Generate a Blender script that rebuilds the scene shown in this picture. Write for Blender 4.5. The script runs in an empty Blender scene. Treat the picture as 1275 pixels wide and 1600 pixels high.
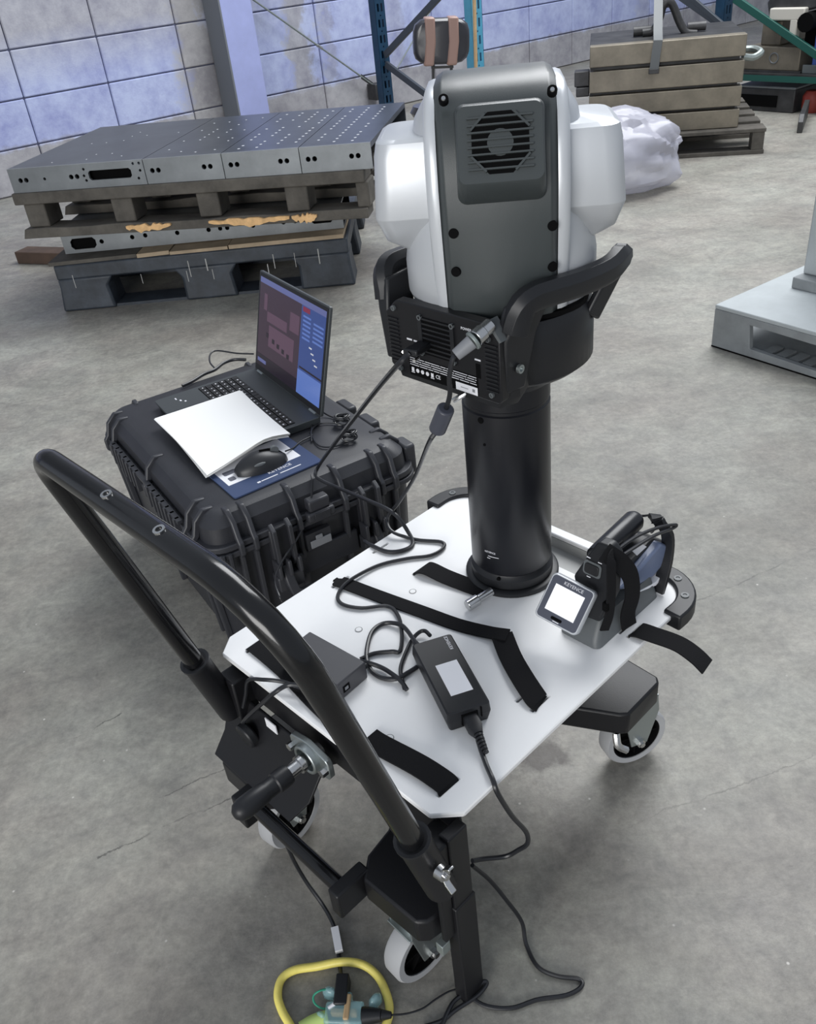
import bpy, bmesh, math, random
from mathutils import Vector, Matrix
from mathutils.geometry import delaunay_2d_cdt
random.seed(7)
sc = bpy.context.scene
COL = sc.collection
R = math.radians
# ------------------------------------------------------------------ camera
H = 1.2; F = 1348.6
PITCH = R(33.452); ROLL = R(-6.626)
fwd = Vector((0, math.cos(PITCH), -math.sin(PITCH)))
_r = Vector((1, 0, 0)); _u = _r.cross(fwd)
rt = _r*math.cos(ROLL) + _u*math.sin(ROLL)
up = -_r*math.sin(ROLL) + _u*math.cos(ROLL)
cd = bpy.data.cameras.new('camera'); cam = bpy.data.objects.new('camera', cd); COL.objects.link(cam)
cd.sensor_fit = 'VERTICAL'; cd.sensor_height = 24; cd.lens = 24*F/1600; cd.clip_start = .02
m3 = Matrix((rt, up, -fwd)).transposed()
cam.matrix_world = Matrix.Translation((0, 0, H)) @ m3.to_4x4()
sc.camera = cam
# ------------------------------------------------------------------ light
world = bpy.data.worlds.new('world'); sc.world = world; world.use_nodes = True
bg = world.node_tree.nodes['Background']; bg.inputs[0].default_value = (.80, .88, 1, 1); bg.inputs[1].default_value = .47
def area(name, loc, target, sx, sy, power, col):
    l = bpy.data.lights.new(name, 'AREA'); l.shape = 'RECTANGLE'; l.size = sx; l.size_y = sy; l.energy = power; l.color = col
    o = bpy.data.objects.new(name, l); COL.objects.link(o); o.location = loc
    o.rotation_euler = (Vector(target)-Vector(loc)).to_track_quat('-Z', 'Y').to_euler()
    return o
area('doorway_light', (-2.8, -4.6, 1.7), (.1, 1.2, .8), 3.6, 2.4, 250, (1, .99, .97))
area('roof_light', (2.2, 5.2, 5.0), (1.0, 3.4, 0), 4.0, 4.0, 420, (.97, .985, 1))
sc.view_settings.view_transform = 'Standard'; sc.view_settings.look = 'None'
sc.view_settings.exposure = 0.08; sc.view_settings.gamma = 1; sc.view_settings.use_curve_mapping = False

# ------------------------------------------------------------------ measuring helpers (photo pixel -> point on a real plane)
def ray(px, py): return rt*((px-637.5)/F) - up*((py-800)/F) + fwd
def at(px, py, z=0.0):
    d = ray(px, py); t = (z-H)/d.z; return Vector((d.x*t, d.y*t, z))
def onp(px, py, P, az):
    n = Vector((-math.sin(az), math.cos(az), 0)); d = ray(px, py); t = (Vector(P)-Vector((0, 0, H))).dot(n)/d.dot(n)
    return d*t+Vector((0, 0, H))
def RZ(deg, loc=(0, 0, 0)): return Matrix.Translation(loc) @ Matrix.Rotation(R(deg), 4, 'Z')
TF = RZ(41.07)                 # trolley frame
TI = TF.inverted()
WD = 6.48
WF = RZ(35.46) @ Matrix.Translation((0, WD, 0))   # wall frame: x along, y into wall
WI = WF.inverted()
def ty(px, py, y0):            # trolley-frame point where the sight line meets local y = y0
    d = TI.to_3x3() @ ray(px, py); t = y0/d.y; return Vector((d.x*t, y0, H+d.z*t))
def tx(px, py, x0):
    d = TI.to_3x3() @ ray(px, py); t = x0/d.x; return Vector((x0, d.y*t, H+d.z*t))
def tl(px, py, z): return TI @ at(px, py, z)

# ------------------------------------------------------------------ materials
def lin(c):
    c = c/255
    return c/12.92 if c <= .04045 else ((c+.055)/1.055)**2.4
def rgb(r, g, b): return (lin(r), lin(g), lin(b), 1)
def mat(name, col, rough=.5, metal=0, var=.0, vscale=8, bump=0, bscale=200, coat=0, spec=.5, emit=None, alpha=1, trans=0, rvar=0):
    m = bpy.data.materials.new(name); m.use_nodes = True; nt = m.node_tree; b = nt.nodes['Principled BSDF']
    b.inputs['Base Color'].default_value = col; b.inputs['Roughness'].default_value = rough; b.inputs['Metallic'].default_value = metal
    b.inputs['Coat Weight'].default_value = coat; b.inputs['Specular IOR Level'].default_value = spec
    b.inputs['Alpha'].default_value = alpha; b.inputs['Transmission Weight'].default_value = trans
    if emit: b.inputs['Emission Color'].default_value = emit[0]; b.inputs['Emission Strength'].default_value = emit[1]
    tc = nt.nodes.new('ShaderNodeTexCoord')
    if var or rvar:
        n = nt.nodes.new('ShaderNodeTexNoise'); n.inputs['Scale'].default_value = vscale; n.inputs['Detail'].default_value = 6; n.inputs['Roughness'].default_value = .65
        nt.links.new(tc.outputs['Object'], n.inputs['Vector'])
        if var:
            r = nt.nodes.new('ShaderNodeValToRGB'); r.color_ramp.elements[0].position = .3; r.color_ramp.elements[1].position = .7
            lo = [max(0, c*(1-var)) for c in col[:3]]+[1]; hi = [min(1, c*(1+var)) for c in col[:3]]+[1]
            r.color_ramp.elements[0].color = lo; r.color_ramp.elements[1].color = hi
            nt.links.new(n.outputs[0], r.inputs[0]); nt.links.new(r.outputs[0], b.inputs['Base Color'])
        if rvar:
            mr = nt.nodes.new('ShaderNodeMapRange'); mr.inputs[3].default_value = rough-rvar; mr.inputs[4].default_value = rough+rvar
            mr.inputs[1].default_value = .3; mr.inputs[2].default_value = .7
            nt.links.new(n.outputs[0], mr.inputs[0]); nt.links.new(mr.outputs[0], b.inputs['Roughness'])
    if bump:
        n2 = nt.nodes.new('ShaderNodeTexNoise'); n2.inputs['Scale'].default_value = bscale; n2.inputs['Detail'].default_value = 3
        nt.links.new(tc.outputs['Object'], n2.inputs['Vector'])
        bp = nt.nodes.new('ShaderNodeBump'); bp.inputs['Strength'].default_value = bump; bp.inputs['Distance'].default_value = .002
        nt.links.new(n2.outputs[0], bp.inputs['Height']); nt.links.new(bp.outputs[0], b.inputs['Normal'])
    return m
M = {}
M['white'] = mat('white_panel', rgb(238, 238, 238), .42, var=.03, vscale=5)
M['wgrey'] = mat('grey_tray', rgb(170, 170, 168), .5)
M['blackp'] = mat('black_powder_coat', rgb(22, 22, 25), .42, bump=.08, bscale=700, spec=.4)
M['gloss'] = mat('gloss_black_tube', rgb(16, 16, 18), .20, coat=.2, spec=.4)
M['plastic'] = mat('black_plastic', rgb(30, 31, 34), .42, spec=.4)
M['darkcol'] = mat('black_satin_column', rgb(22, 23, 28), .33, spec=.45)
M['head'] = mat('charcoal_housing', rgb(60, 65, 66), .40, bump=.05, bscale=900)
M['silver'] = mat('silver_housing', rgb(196, 199, 203), .36, metal=.3)
M['rubber'] = mat('rubber', rgb(28, 28, 30), .6)
M['cable'] = mat('cable_sheath', rgb(32, 33, 37), .36)
M['strap'] = mat('webbing', rgb(22, 22, 24), .9, bump=.3, bscale=500, spec=.2)
M['chrome'] = mat('bright_metal', rgb(200, 200, 200), .22, metal=1)
M['zinc'] = mat('zinc_plate', rgb(165, 172, 172), .35, metal=.85)
M['galv'] = mat('galvanised', rgb(150, 158, 156), .5, metal=.7, var=.15, vscale=40)
M['tyre'] = mat('grey_tyre', rgb(165, 166, 168), .6)
M['case'] = mat('ribbed_case_plastic', rgb(42, 43, 48), .48, var=.12, vscale=14, bump=.1, bscale=500)
M['case2'] = mat('case_trim_plastic', rgb(52, 53, 58), .45, var=.1, vscale=14)
M['tag'] = mat('grey_tag', rgb(130, 132, 136), .5)
M['paper'] = mat('paper', rgb(244, 244, 242), .8)
M['label'] = mat('white_label', rgb(236, 236, 240), .6)
M['ink'] = mat('white_print', rgb(225, 225, 230), .6)
M['navy'] = mat('navy_board', rgb(62, 76, 108), .3)
M['laptop'] = mat('laptop_shell', rgb(62, 66, 68), .42)
M['key'] = mat('key_cap', rgb(24, 24, 26), .5)
M['mouse'] = mat('mouse_shell', rgb(34, 35, 38), .4)
M['bluegrey'] = mat('blue_grey_plastic', rgb(110, 122, 150), .3)
M['dgrey'] = mat('dark_grey_plastic', rgb(92, 96, 98), .45)
M['scr'] = mat('screen_glow', rgb(20, 20, 20), .3, emit=((.93, .95, 1, 1), 1.0))
M['wood'] = mat('weathered_wood', rgb(86, 82, 76), .8, var=.4, vscale=9, bump=.5, bscale=60)
M['woodl'] = mat('pale_plywood', rgb(168, 150, 126), .75, var=.22, vscale=9)
M['splint'] = mat('splintered_wood', rgb(222, 180, 128), .8, var=.25, vscale=30, bump=.6, bscale=90)
M['darkpal'] = mat('dark_scuffed_plastic', rgb(52, 58, 66), .5, var=.5, vscale=9, bump=.2, bscale=60)
M['steel'] = mat('ground_steel', rgb(130, 134, 137), .42, metal=.55, var=.18, vscale=6)
M['steeltop'] = mat('oiled_steel_top', rgb(84, 90, 98), .3, metal=.7, var=.2, vscale=6)
M['iron'] = mat('aged_iron', rgb(128, 121, 108), .5, metal=.45, var=.25, vscale=7)
M['irond'] = mat('dark_iron', rgb(70, 70, 71), .5, metal=.5, var=.35, vscale=9)
M['hole'] = mat('dark_bore', rgb(8, 8, 9), .8, spec=.1)
M['dot'] = mat('bright_bore_rim', rgb(215, 218, 222), .4)
M['teald'] = mat('dark_teal_paint', rgb(24, 58, 84), .4, var=.25, vscale=12)
M['teal'] = mat('light_teal_paint', rgb(84, 160, 190), .45, var=.1, vscale=12)
M['brace'] = mat('slate_brace_paint', rgb(62, 68, 76), .5)
M['green'] = mat('green_brace_paint', rgb(32, 84, 76), .45)
M['bamboo'] = mat('wooden_pole', rgb(190, 160, 120), .6, var=.15, vscale=30)
M['tape'] = mat('brown_tape', rgb(158, 128, 118), .35)
M['vinyl'] = mat('black_vinyl', rgb(48, 48, 54), .3, coat=.2)
M['grp'] = mat('light_grey_steel', rgb(176, 182, 184), .5, var=.1, vscale=6)
M['grp2'] = mat('grey_pallet_side', rgb(138, 142, 144), .55, var=.2, vscale=9)
M['colface'] = mat('lavender_paint', rgb(162, 170, 216), .45, var=.08, vscale=6)
M['cols'] = mat('grey_paint_and_shade', rgb(112, 116, 122), .6)  # plain cladding grey, also the shade painted on the column's side
M['yellow'] = mat('yellow_cable_sheath', rgb(244, 228, 120), .4, var=.08, vscale=60)
M['tealclear'] = mat('aqua_clear_plastic', rgb(178, 222, 228), .12, alpha=.6, trans=.4)
M['redbl'] = mat('red_paint', rgb(150, 60, 50), .5)
M['blue'] = mat('blue_paint', rgb(70, 96, 170), .5)
M['cream'] = mat('cream_paint', rgb(200, 196, 186), .6)
M['greenw'] = mat('green_wire', rgb(50, 150, 120), .5)
# translucent polythene
def bagmat():
    m = bpy.data.materials.new('milky_polythene'); m.use_nodes = True; nt = m.node_tree; b = nt.nodes['Principled BSDF']
    b.inputs['Base Color'].default_value = rgb(198, 198, 210); b.inputs['Roughness'].default_value = .16
    b.inputs['Alpha'].default_value = .62; b.inputs['Subsurface Weight'].default_value = 0
    return m
M['bag'] = bagmat()
# floor: worn concrete
def floormat():
    m = bpy.data.materials.new('worn_concrete'); m.use_nodes = True; nt = m.node_tree; b = nt.nodes['Principled BSDF']
    N = nt.nodes.new; L = nt.links.new
    tc = N('ShaderNodeTexCoord')
    def noise(s, d=8, r=.65, vec=None, dist=0):
        n = N('ShaderNodeTexNoise'); n.inputs['Scale'].default_value = s; n.inputs['Detail'].default_value = d; n.inputs['Roughness'].default_value = r; n.inputs['Distortion'].default_value = dist
        L(vec or tc.outputs['Object'], n.inputs['Vector']); return n
    def ramp(src, a, ca, b_, cb):
        r = N('ShaderNodeValToRGB'); e = r.color_ramp.elements; e[0].position = a; e[0].color = ca; e[1].position = b_; e[1].color = cb; L(src, r.inputs[0]); return r
    def mix(t, f, a, b_):
        x = N('ShaderNodeMix'); x.data_type = 'RGBA'; x.blend_type = t
        if isinstance(f, (int, float)): x.inputs[0].default_value = f
        else: L(f, x.inputs[0])
        L(a, x.inputs[6])
        if isinstance(b_, tuple): x.inputs[7].default_value = b_
        else: L(b_, x.inputs[7])
        return x.outputs[2]
    big = ramp(noise(1.1, 6, .6, dist=.4).outputs[0], .32, rgb(128, 125, 119), .68, rgb(162, 160, 154))
    mp = N('ShaderNodeMapping'); mp.inputs['Scale'].default_value = (1, 1.5, 1); mp.inputs['Rotation'].default_value = (0, 0, R(-15)); L(tc.outputs['Object'], mp.inputs[0])
    mid = ramp(noise(3.6, 12, .76, mp.outputs[0], .5).outputs[0], .34, (.74, .735, .74, 1), .64, (1.15, 1.15, 1.14, 1))
    c = mix('MULTIPLY', 1.0, big.outputs[0], mid.outputs[0])
    fine = ramp(noise(60, 6, .8).outputs[0], .32, (.76, .76, .76, 1), .68, (1.16, 1.16, 1.15, 1))
    c = mix('MULTIPLY', 1.0, c, fine.outputs[0])
    mot = ramp(noise(17, 8, .75, dist=.5).outputs[0], .36, (.84, .84, .85, 1), .62, (1.10, 1.10, 1.08, 1)); c = mix('MULTIPLY', 1.0, c, mot.outputs[0])
    tint = ramp(noise(2.2, 5, .6).outputs[0], .4, (.99, .965, .955, 1), .6, (.98, 1.0, .985, 1)); c = mix('MULTIPLY', 1.0, c, tint.outputs[0])
    # scattered pale chips
    v = N('ShaderNodeTexVoronoi'); v.inputs['Scale'].default_value = 26; v.inputs['Randomness'].default_value = 1; L(tc.outputs['Object'], v.inputs['Vector'])
    chip = ramp(v.outputs['Distance'], .03, (1, 1, 1, 1), .07, (0, 0, 0, 1))
    msk = ramp(noise(9, 4).outputs[0], .50, (0, 0, 0, 1), .60, (1, 1, 1, 1))
    chm = mix('MULTIPLY', 1.0, chip.outputs[0], msk.outputs[0])
    c = mix('MIX', chm, c, rgb(196, 192, 186))
    # dark oil stains
    st = ramp(noise(1.9, 7, .7, dist=.8).outputs[0], .66, (0, 0, 0, 1), .78, (.55, .55, .55, 1))
    c = mix('MIX', st.outputs[0], c, rgb(70, 66, 62))
    # hairline cracks
    wv = N('ShaderNodeTexVoronoi'); wv.feature = 'DISTANCE_TO_EDGE'; wv.inputs['Scale'].default_value = .55; wv.inputs['Randomness'].default_value = 1
    nz = noise(3, 4); mx = N('ShaderNodeVectorMath'); mx.operation = 'SCALE'; mx.inputs['Scale'].default_value = .12; L(nz.outputs['Color'], mx.inputs[0])
    ad = N('ShaderNodeVectorMath'); L(tc.outputs['Object'], ad.inputs[0]); L(mx.outputs[0], ad.inputs[1]); L(ad.outputs[0], wv.inputs['Vector'])
    cr = ramp(wv.outputs['Distance'], .0004, (.10, .10, .10, 1), .0018, (0, 0, 0, 1))
    c = mix('MIX', cr.outputs[0], c, rgb(60, 58, 55))
    sp = N('ShaderNodeSeparateXYZ'); wb_ = N('ShaderNodeVectorMath'); wb_.operation = 'SCALE'; wb_.inputs['Scale'].default_value = .05; L(noise(5, 8, .7).outputs['Color'], wb_.inputs[0])
    ad2 = N('ShaderNodeVectorMath'); L(tc.outputs['Object'], ad2.inputs[0]); L(wb_.outputs[0], ad2.inputs[1]); L(ad2.outputs[0], sp.inputs[0])
    def mm(op, a, b2):
        n = N('ShaderNodeMath'); n.operation = op
        for i, q in enumerate((a, b2)):
            if isinstance(q, (int, float)): n.inputs[i].default_value = q
            else: L(q, n.inputs[i])
        return n.outputs[0]
    brk = ramp(noise(14, 5, .7).outputs[0], .42, (.15, .15, .15, 1), .56, (1, 1, 1, 1)).outputs[0]
    for (pa, pb, wd, st_) in (((60, 1178), (190, 1118), .0014, .7), ((150, 1338), (372, 1240), .0015, .8), ((255, 1248), (372, 1190), .0012, .7), ((1060, 952), (1290, 852), .002, .6), ((-10, 640), (120, 612), .002, .4), ((880, 500), (1110, 470), .002, .35), ((980, 1290), (1275, 1180), .0012, .35)):
        A_ = at(*pa); B_ = at(*pb); d_ = (B_-A_); ln = d_.length; d_.normalize()
        u = mm('ADD', mm('MULTIPLY', sp.outputs[0], d_.x), mm('ADD', mm('MULTIPLY', sp.outputs[1], d_.y), -(A_.x+.025)*d_.x-(A_.y+.025)*d_.y))
        w = mm('ABSOLUTE', mm('ADD', mm('MULTIPLY', sp.outputs[0], -d_.y), mm('ADD', mm('MULTIPLY', sp.outputs[1], d_.x), (A_.x+.025)*d_.y-(A_.y+.025)*d_.x)), 0)
        k = mm('MULTIPLY', mm('MULTIPLY', mm('LESS_THAN', w, wd), mm('GREATER_THAN', u, 0)), mm('MULTIPLY', mm('LESS_THAN', u, ln), st_))
        c = mix('MIX', mm('MULTIPLY', k, brk), c, rgb(72, 70, 67))
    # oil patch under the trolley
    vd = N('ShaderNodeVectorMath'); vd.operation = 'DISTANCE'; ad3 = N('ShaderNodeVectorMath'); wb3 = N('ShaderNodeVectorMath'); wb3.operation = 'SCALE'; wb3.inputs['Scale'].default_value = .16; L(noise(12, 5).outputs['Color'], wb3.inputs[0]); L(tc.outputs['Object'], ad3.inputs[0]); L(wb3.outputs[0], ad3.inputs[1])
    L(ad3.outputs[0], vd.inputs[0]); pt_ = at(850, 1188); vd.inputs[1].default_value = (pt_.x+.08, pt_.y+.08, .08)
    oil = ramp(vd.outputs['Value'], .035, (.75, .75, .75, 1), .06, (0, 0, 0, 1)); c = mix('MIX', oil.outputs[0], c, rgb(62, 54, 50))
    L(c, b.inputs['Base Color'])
    rr = N('ShaderNodeMapRange'); rr.inputs[1].default_value = .3; rr.inputs[2].default_value = .7; rr.inputs[3].default_value = .42; rr.inputs[4].default_value = .62
    L(noise(2.5, 6).outputs[0], rr.inputs[0]); L(rr.outputs[0], b.inputs['Roughness'])
    bp = N('ShaderNodeBump'); bp.inputs['Strength'].default_value = .25; bp.inputs['Distance'].default_value = .003; L(noise(90, 6).outputs[0], bp.inputs['Height']); L(bp.outputs[0], b.inputs['Normal'])
    return m
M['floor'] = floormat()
def blockmat():
    m = bpy.data.materials.new('blue_lit_block'); m.use_nodes = True; nt = m.node_tree; b = nt.nodes['Principled BSDF']
    N = nt.nodes.new; L = nt.links.new
    geo = N('ShaderNodeNewGeometry')
    rot = N('ShaderNodeVectorRotate'); rot.rotation_type = 'Z_AXIS'; rot.inputs['Angle'].default_value = R(-35.46); L(geo.outputs['Position'], rot.inputs['Vector'])
    sep = N('ShaderNodeSeparateXYZ'); L(rot.outputs[0], sep.inputs[0])
    nz = N('ShaderNodeTexNoise'); nz.inputs['Scale'].default_value = 5; nz.inputs['Detail'].default_value = 9; nz.inputs['Roughness'].default_value = .7; L(rot.outputs[0], nz.inputs['Vector'])
    r = N('ShaderNodeValToRGB'); e = r.color_ramp.elements; e[0].position = .30; e[0].color = rgb(146, 153, 200); e[1].position = .60; e[1].color = rgb(184, 194, 228); L(nz.outputs[0], r.inputs[0])  # lavender ramp puts the bluish light on the wall into the block colour
    # pale weathered zone at the left end, stained vertical bands, stained lowest course
    def m2(op, a, v):
        n = N('ShaderNodeMath'); n.operation = op
        for i, s in enumerate((a, v)):
            if isinstance(s, (int, float)): n.inputs[i].default_value = s
            else: L(s, n.inputs[i])
        return n.outputs[0]
    wob = m2('MULTIPLY', m2('SUBTRACT', nz.outputs[0], .5), .5)
    xx = m2('ADD', sep.outputs[0], wob)
    tot = None
    for cx, w, s in ((3.24, .17, .85), (4.10, .10, .7), (4.35, .06, .35), (5.05, .10, .3), (8.3, .1, .3)):
        d = m2('ABSOLUTE', m2('SUBTRACT', xx, cx), 0)
        mr = N('ShaderNodeMapRange'); mr.inputs[1].default_value = w*.6; mr.inputs[2].default_value = w*1.3; mr.inputs[3].default_value = s; mr.inputs[4].default_value = 0; L(d, mr.inputs[0])
        tot = mr.outputs[0] if tot is None else m2('MAXIMUM', tot, mr.outputs[0])
    zz = m2('ADD', sep.outputs[2], m2('MULTIPLY', wob, .3))
    mr = N('ShaderNodeMapRange'); mr.inputs[1].default_value = .62; mr.inputs[2].default_value = .95; mr.inputs[3].default_value = 0; mr.inputs[4].default_value = .7; L(zz, mr.inputs[0])
    xl = N('ShaderNodeMapRange'); xl.inputs[1].default_value = 4.4; xl.inputs[2].default_value = 3.2; L(sep.outputs[0], xl.inputs[0])
    tot = m2('MAXIMUM', tot, m2('MULTIPLY', mr.outputs[0], xl.outputs[0]))
    lw = N('ShaderNodeMapRange'); lw.inputs[1].default_value = .26; lw.inputs[2].default_value = .30; lw.inputs[3].default_value = .8; lw.inputs[4].default_value = 0; L(zz, lw.inputs[0])
    tot = m2('MAXIMUM', tot, lw.outputs[0])
    mx = N('ShaderNodeMix'); mx.data_type = 'RGBA'; L(tot, mx.inputs[0]); L(r.outputs[0], mx.inputs[6])
    r2 = N('ShaderNodeValToRGB'); e = r2.color_ramp.elements; e[0].position = .35; e[0].color = rgb(140, 136, 130); e[1].position = .65; e[1].color = rgb(178, 174, 168); L(nz.outputs[0], r2.inputs[0])
    L(r2.outputs[0], mx.inputs[7])
    L(mx.outputs[2], b.inputs['Base Color']); b.inputs['Roughness'].default_value = .75
    n3 = N('ShaderNodeTexNoise'); n3.inputs['Scale'].default_value = 90; n3.inputs['Detail'].default_value = 5; L(rot.outputs[0], n3.inputs['Vector'])
    bp = N('ShaderNodeBump'); bp.inputs['Strength'].default_value = .35; bp.inputs['Distance'].default_value = .004; L(n3.outputs[0], bp.inputs['Height']); L(bp.outputs[0], b.inputs['Normal'])
    return m
M['block'] = blockmat()
M['mortar'] = mat('mortar', rgb(104, 108, 134), .9, var=.15, vscale=20)

# ------------------------------------------------------------------ mesh builder
class MB:
    def __init__(s, Mx=None): s.v = []; s.f = []; s.M = Mx or Matrix.Identity(4)
    def add(s, vs, fs, Mx=None):
        o = len(s.v); A = s.M @ Mx if Mx is not None else s.M
        s.v += [A @ Vector(p) for p in vs]; s.f += [tuple(o+i for i in f) for f in fs]; return s
    def box(s, x0, x1, y0, y1, z0, z1, Mx=None):
        return s.add([(x0, y0, z0), (x1, y0, z0), (x1, y1, z0), (x0, y1, z0), (x0, y0, z1), (x1, y0, z1), (x1, y1, z1), (x0, y1, z1)],
                     [(0, 3, 2, 1), (4, 5, 6, 7), (0, 1, 5, 4), (1, 2, 6, 5), (2, 3, 7, 6), (3, 0, 4, 7)], Mx)
    def prism(s, poly, z0, z1, Mx=None):
        n = len(poly); a = sum(poly[i][0]*poly[(i+1) % n][1]-poly[(i+1) % n][0]*poly[i][1] for i in range(n))
        if a < 0: poly = poly[::-1]
        return s.add([(x, y, z0) for x, y in poly]+[(x, y, z1) for x, y in poly],
                     [tuple(range(n-1, -1, -1)), tuple(range(n, 2*n))]+[(i, (i+1) % n, n+(i+1) % n, n+i) for i in range(n)], Mx)
    def loft(s, rings, cap=True, closed=True, Mx=None):
        n = len(rings[0]); vs = [p for r in rings for p in r]; fs = []
        for k in range(len(rings)-1):
            for i in range(n if closed else n-1):
                j = (i+1) % n; fs.append((k*n+i, k*n+j, (k+1)*n+j, (k+1)*n+i))
        if cap: fs.append(tuple(range(n-1, -1, -1))); fs.append(tuple((len(rings)-1)*n+i for i in range(n)))
        return s.add(vs, fs, Mx)
    def lathe(s, prof, n=32, Mx=None):
        rings = [[(r*math.cos(2*math.pi*i/n), r*math.sin(2*math.pi*i/n), z) for i in range(n)] for r, z in prof]
        return s.loft(rings, Mx=Mx)
    def cyl(s, p0, p1, r0, r1=None, n=16):
        r1 = r0 if r1 is None else r1; p0 = Vector(p0); p1 = Vector(p1); d = p1-p0
        q = d.to_track_quat('Z', 'Y').to_matrix().to_4x4(); return s.lathe([(r0, 0), (r1, d.length)], n, Matrix.Translation(p0) @ q)
    def sweep(s, pts, sect, upv=(0, 0, 1), closed=False, cap=True):
        pts = [Vector(p) for p in pts]; n = len(pts); rings = []
        for i, p in enumerate(pts):
            a = pts[i-1] if i > 0 or closed else p; b = pts[(i+1) % n] if i < n-1 or closed else p
            t = (b-a).normalized(); u = Vector(upv[i]) if isinstance(upv, list) else Vector(upv)
            x = t.cross(u)
            if x.length < 1e-4: x = t.cross(Vector((.3, .9, .1)))
            x.normalize(); y = x.cross(t).normalized()
            rings.append([p+x*sx+y*sy for sx, sy in (sect[i] if isinstance(sect[0][0], (tuple, list)) else sect)])
        if closed: rings.append(rings[0])
        return s.loft(rings, cap=cap and not closed)
    def tube(s, pts, r, n=10, closed=False, smooth=0):
        if smooth: pts = catmull(pts, smooth, closed)
        pts = [Vector(p) for p in pts]; N_ = len(pts); rings = []; u = None
        for i, p in enumerate(pts):
            a = pts[i-1] if i > 0 or closed else p; b = pts[(i+1) % N_] if i < N_-1 or closed else p
            t = (b-a)
            if t.length < 1e-9: t = Vector((0, 0, 1))
            t.normalize()
            if u is None:
                u = t.orthogonal().normalized()
            else:
                u = (u-t*u.dot(t));
                u = u.normalized() if u.length > 1e-6 else t.orthogonal().normalized()
            w = t.cross(u); rr = r[i] if isinstance(r, list) else r
            rings.append([p+(u*math.cos(2*math.pi*k/n)+w*math.sin(2*math.pi*k/n))*rr for k in range(n)])
        if closed: rings.append(rings[0])
        return s.loft(rings, cap=not closed)
    def plate(s, outer, holes, z0, z1, Mx=None):          # flat plate in xy with real openings
        vs = []; ed = []
        for lp in [outer]+holes:
            o = len(vs); n = len(lp); vs += [Vector(q) for q in lp]; ed.append(list(range(o, o+n)))
        ov, oe, of, *_ = delaunay_2d_cdt(vs, [], ed, 2, 1e-6)
        n = len(ov)
        V = [(p.x, p.y, z0) for p in ov]+[(p.x, p.y, z1) for p in ov]
        Fc = []
        cnt = {}
        for f in of:
            f = list(f); a = (ov[f[1]]-ov[f[0]]).cross(ov[f[2]]-ov[f[0]])
            if a < 0: f = f[::-1]
            Fc.append(tuple(n+i for i in f)); Fc.append(tuple(f[::-1]))
            for i in range(len(f)): cnt[(f[i], f[(i+1) % len(f)])] = 1
        for (a, b) in list(cnt):
            if (b, a) not in cnt: Fc.append((a, b, n+b, n+a))
        return s.add(V, Fc, Mx)
    def sphere(s, c, rx, ry=None, rz=None, n=16, Mx=None):
        ry = ry or rx; rz = rz or rx; k = n//2
        rings = [[(c[0]+rx*math.sin(math.pi*j/k)*math.cos(2*math.pi*i/n), c[1]+ry*math.sin(math.pi*j/k)*math.sin(2*math.pi*i/n), c[2]-rz*math.cos(math.pi*j/k)) for i in range(n)] for j in range(1, k)]
        rings = [[(c[0], c[1], c[2]-rz)]*n]+rings+[[(c[0], c[1], c[2]+rz)]*n]
        return s.loft(rings, cap=False, Mx=Mx)
def catmull(P, k=6, closed=False):
    P = [Vector(p) for p in P]; n = len(P); out = []
    for i in range(n if closed else n-1):
        p1 = P[i]; p2 = P[(i+1) % n]; p0 = P[i-1] if i > 0 or closed else p1*2-p2; p3 = P[(i+2) % n] if i < n-2 or closed else p2*2-p1
        for j in range(k):
            t = j/k; out.append(.5*((2*p1)+(p2-p0)*t+(2*p0-5*p1+4*p2-p3)*t*t+(3*p1-p0-3*p2+p3)*t**3))
    if not closed: out.append(P[-1])
    return out
RM = {}
def finish(name, bmx, material, parent=None, bevel=0, seg=2, smooth=40, label=None, sub=0):
    me = bpy.data.meshes.new(name)
    base = RM.get(parent.name) if parent else None
    vs = bmx.v
    if base is not None:
        bi = base.inverted(); vs = [bi @ p for p in vs]
    me.from_pydata([tuple(p) for p in vs], [], bmx.f); me.validate()
    b = bmesh.new(); b.from_mesh(me); bmesh.ops.remove_doubles(b, verts=b.verts, dist=1e-6); bmesh.ops.recalc_face_normals(b, faces=b.faces); b.to_mesh(me); b.free()
    me.materials.append(material)
    if smooth: me.shade_smooth(); me.set_sharp_from_angle(angle=R(smooth))
    o = bpy.data.objects.new(name, me); COL.objects.link(o)
    if parent: o.parent = parent; RM[o.name] = base
    else: RM[o.name] = Matrix.Identity(4)
    if bevel:
        md = o.modifiers.new('bevel', 'BEVEL'); md.width = bevel; md.segments = seg; md.limit_method = 'ANGLE'; md.angle_limit = R(35); md.harden_normals = False
    if sub: md = o.modifiers.new('sub', 'SUBSURF'); md.levels = sub; md.render_levels = sub
    if label: o['label'] = label
    return o
MB.build = lambda s, name, material, parent=None, **k: finish(name, s, material, parent, **k)
def tag(o, label, cat, group=None, kind=None):
    o['label'] = label; o['category'] = cat
    if group: o['group'] = group
    if kind: o['kind'] = kind
    return o
def thing(name, label, cat, Mx, group=None):
    o = bpy.data.objects.new(name, None); COL.objects.link(o); o.matrix_world = Mx; o.empty_display_size = .05
    RM[o.name] = Mx.copy(); return tag(o, label, cat, group)
def solid(name, bmx, material, label, cat, Mx=None, group=None, **k):    # a thing that is one mesh, origin at its base
    if Mx is not None:
        mi = Mx.inverted(); bmx.v = [mi @ p for p in bmx.v]
    o = finish(name, bmx, material, None, **k)
    if Mx is not None: o.matrix_world = Mx; RM[o.name] = Mx.copy()
    return tag(o, label, cat, group)
def struct(name, bmx, material, **k):
    o = finish(name, bmx, material, **k); o['kind'] = 'structure'; return o
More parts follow.
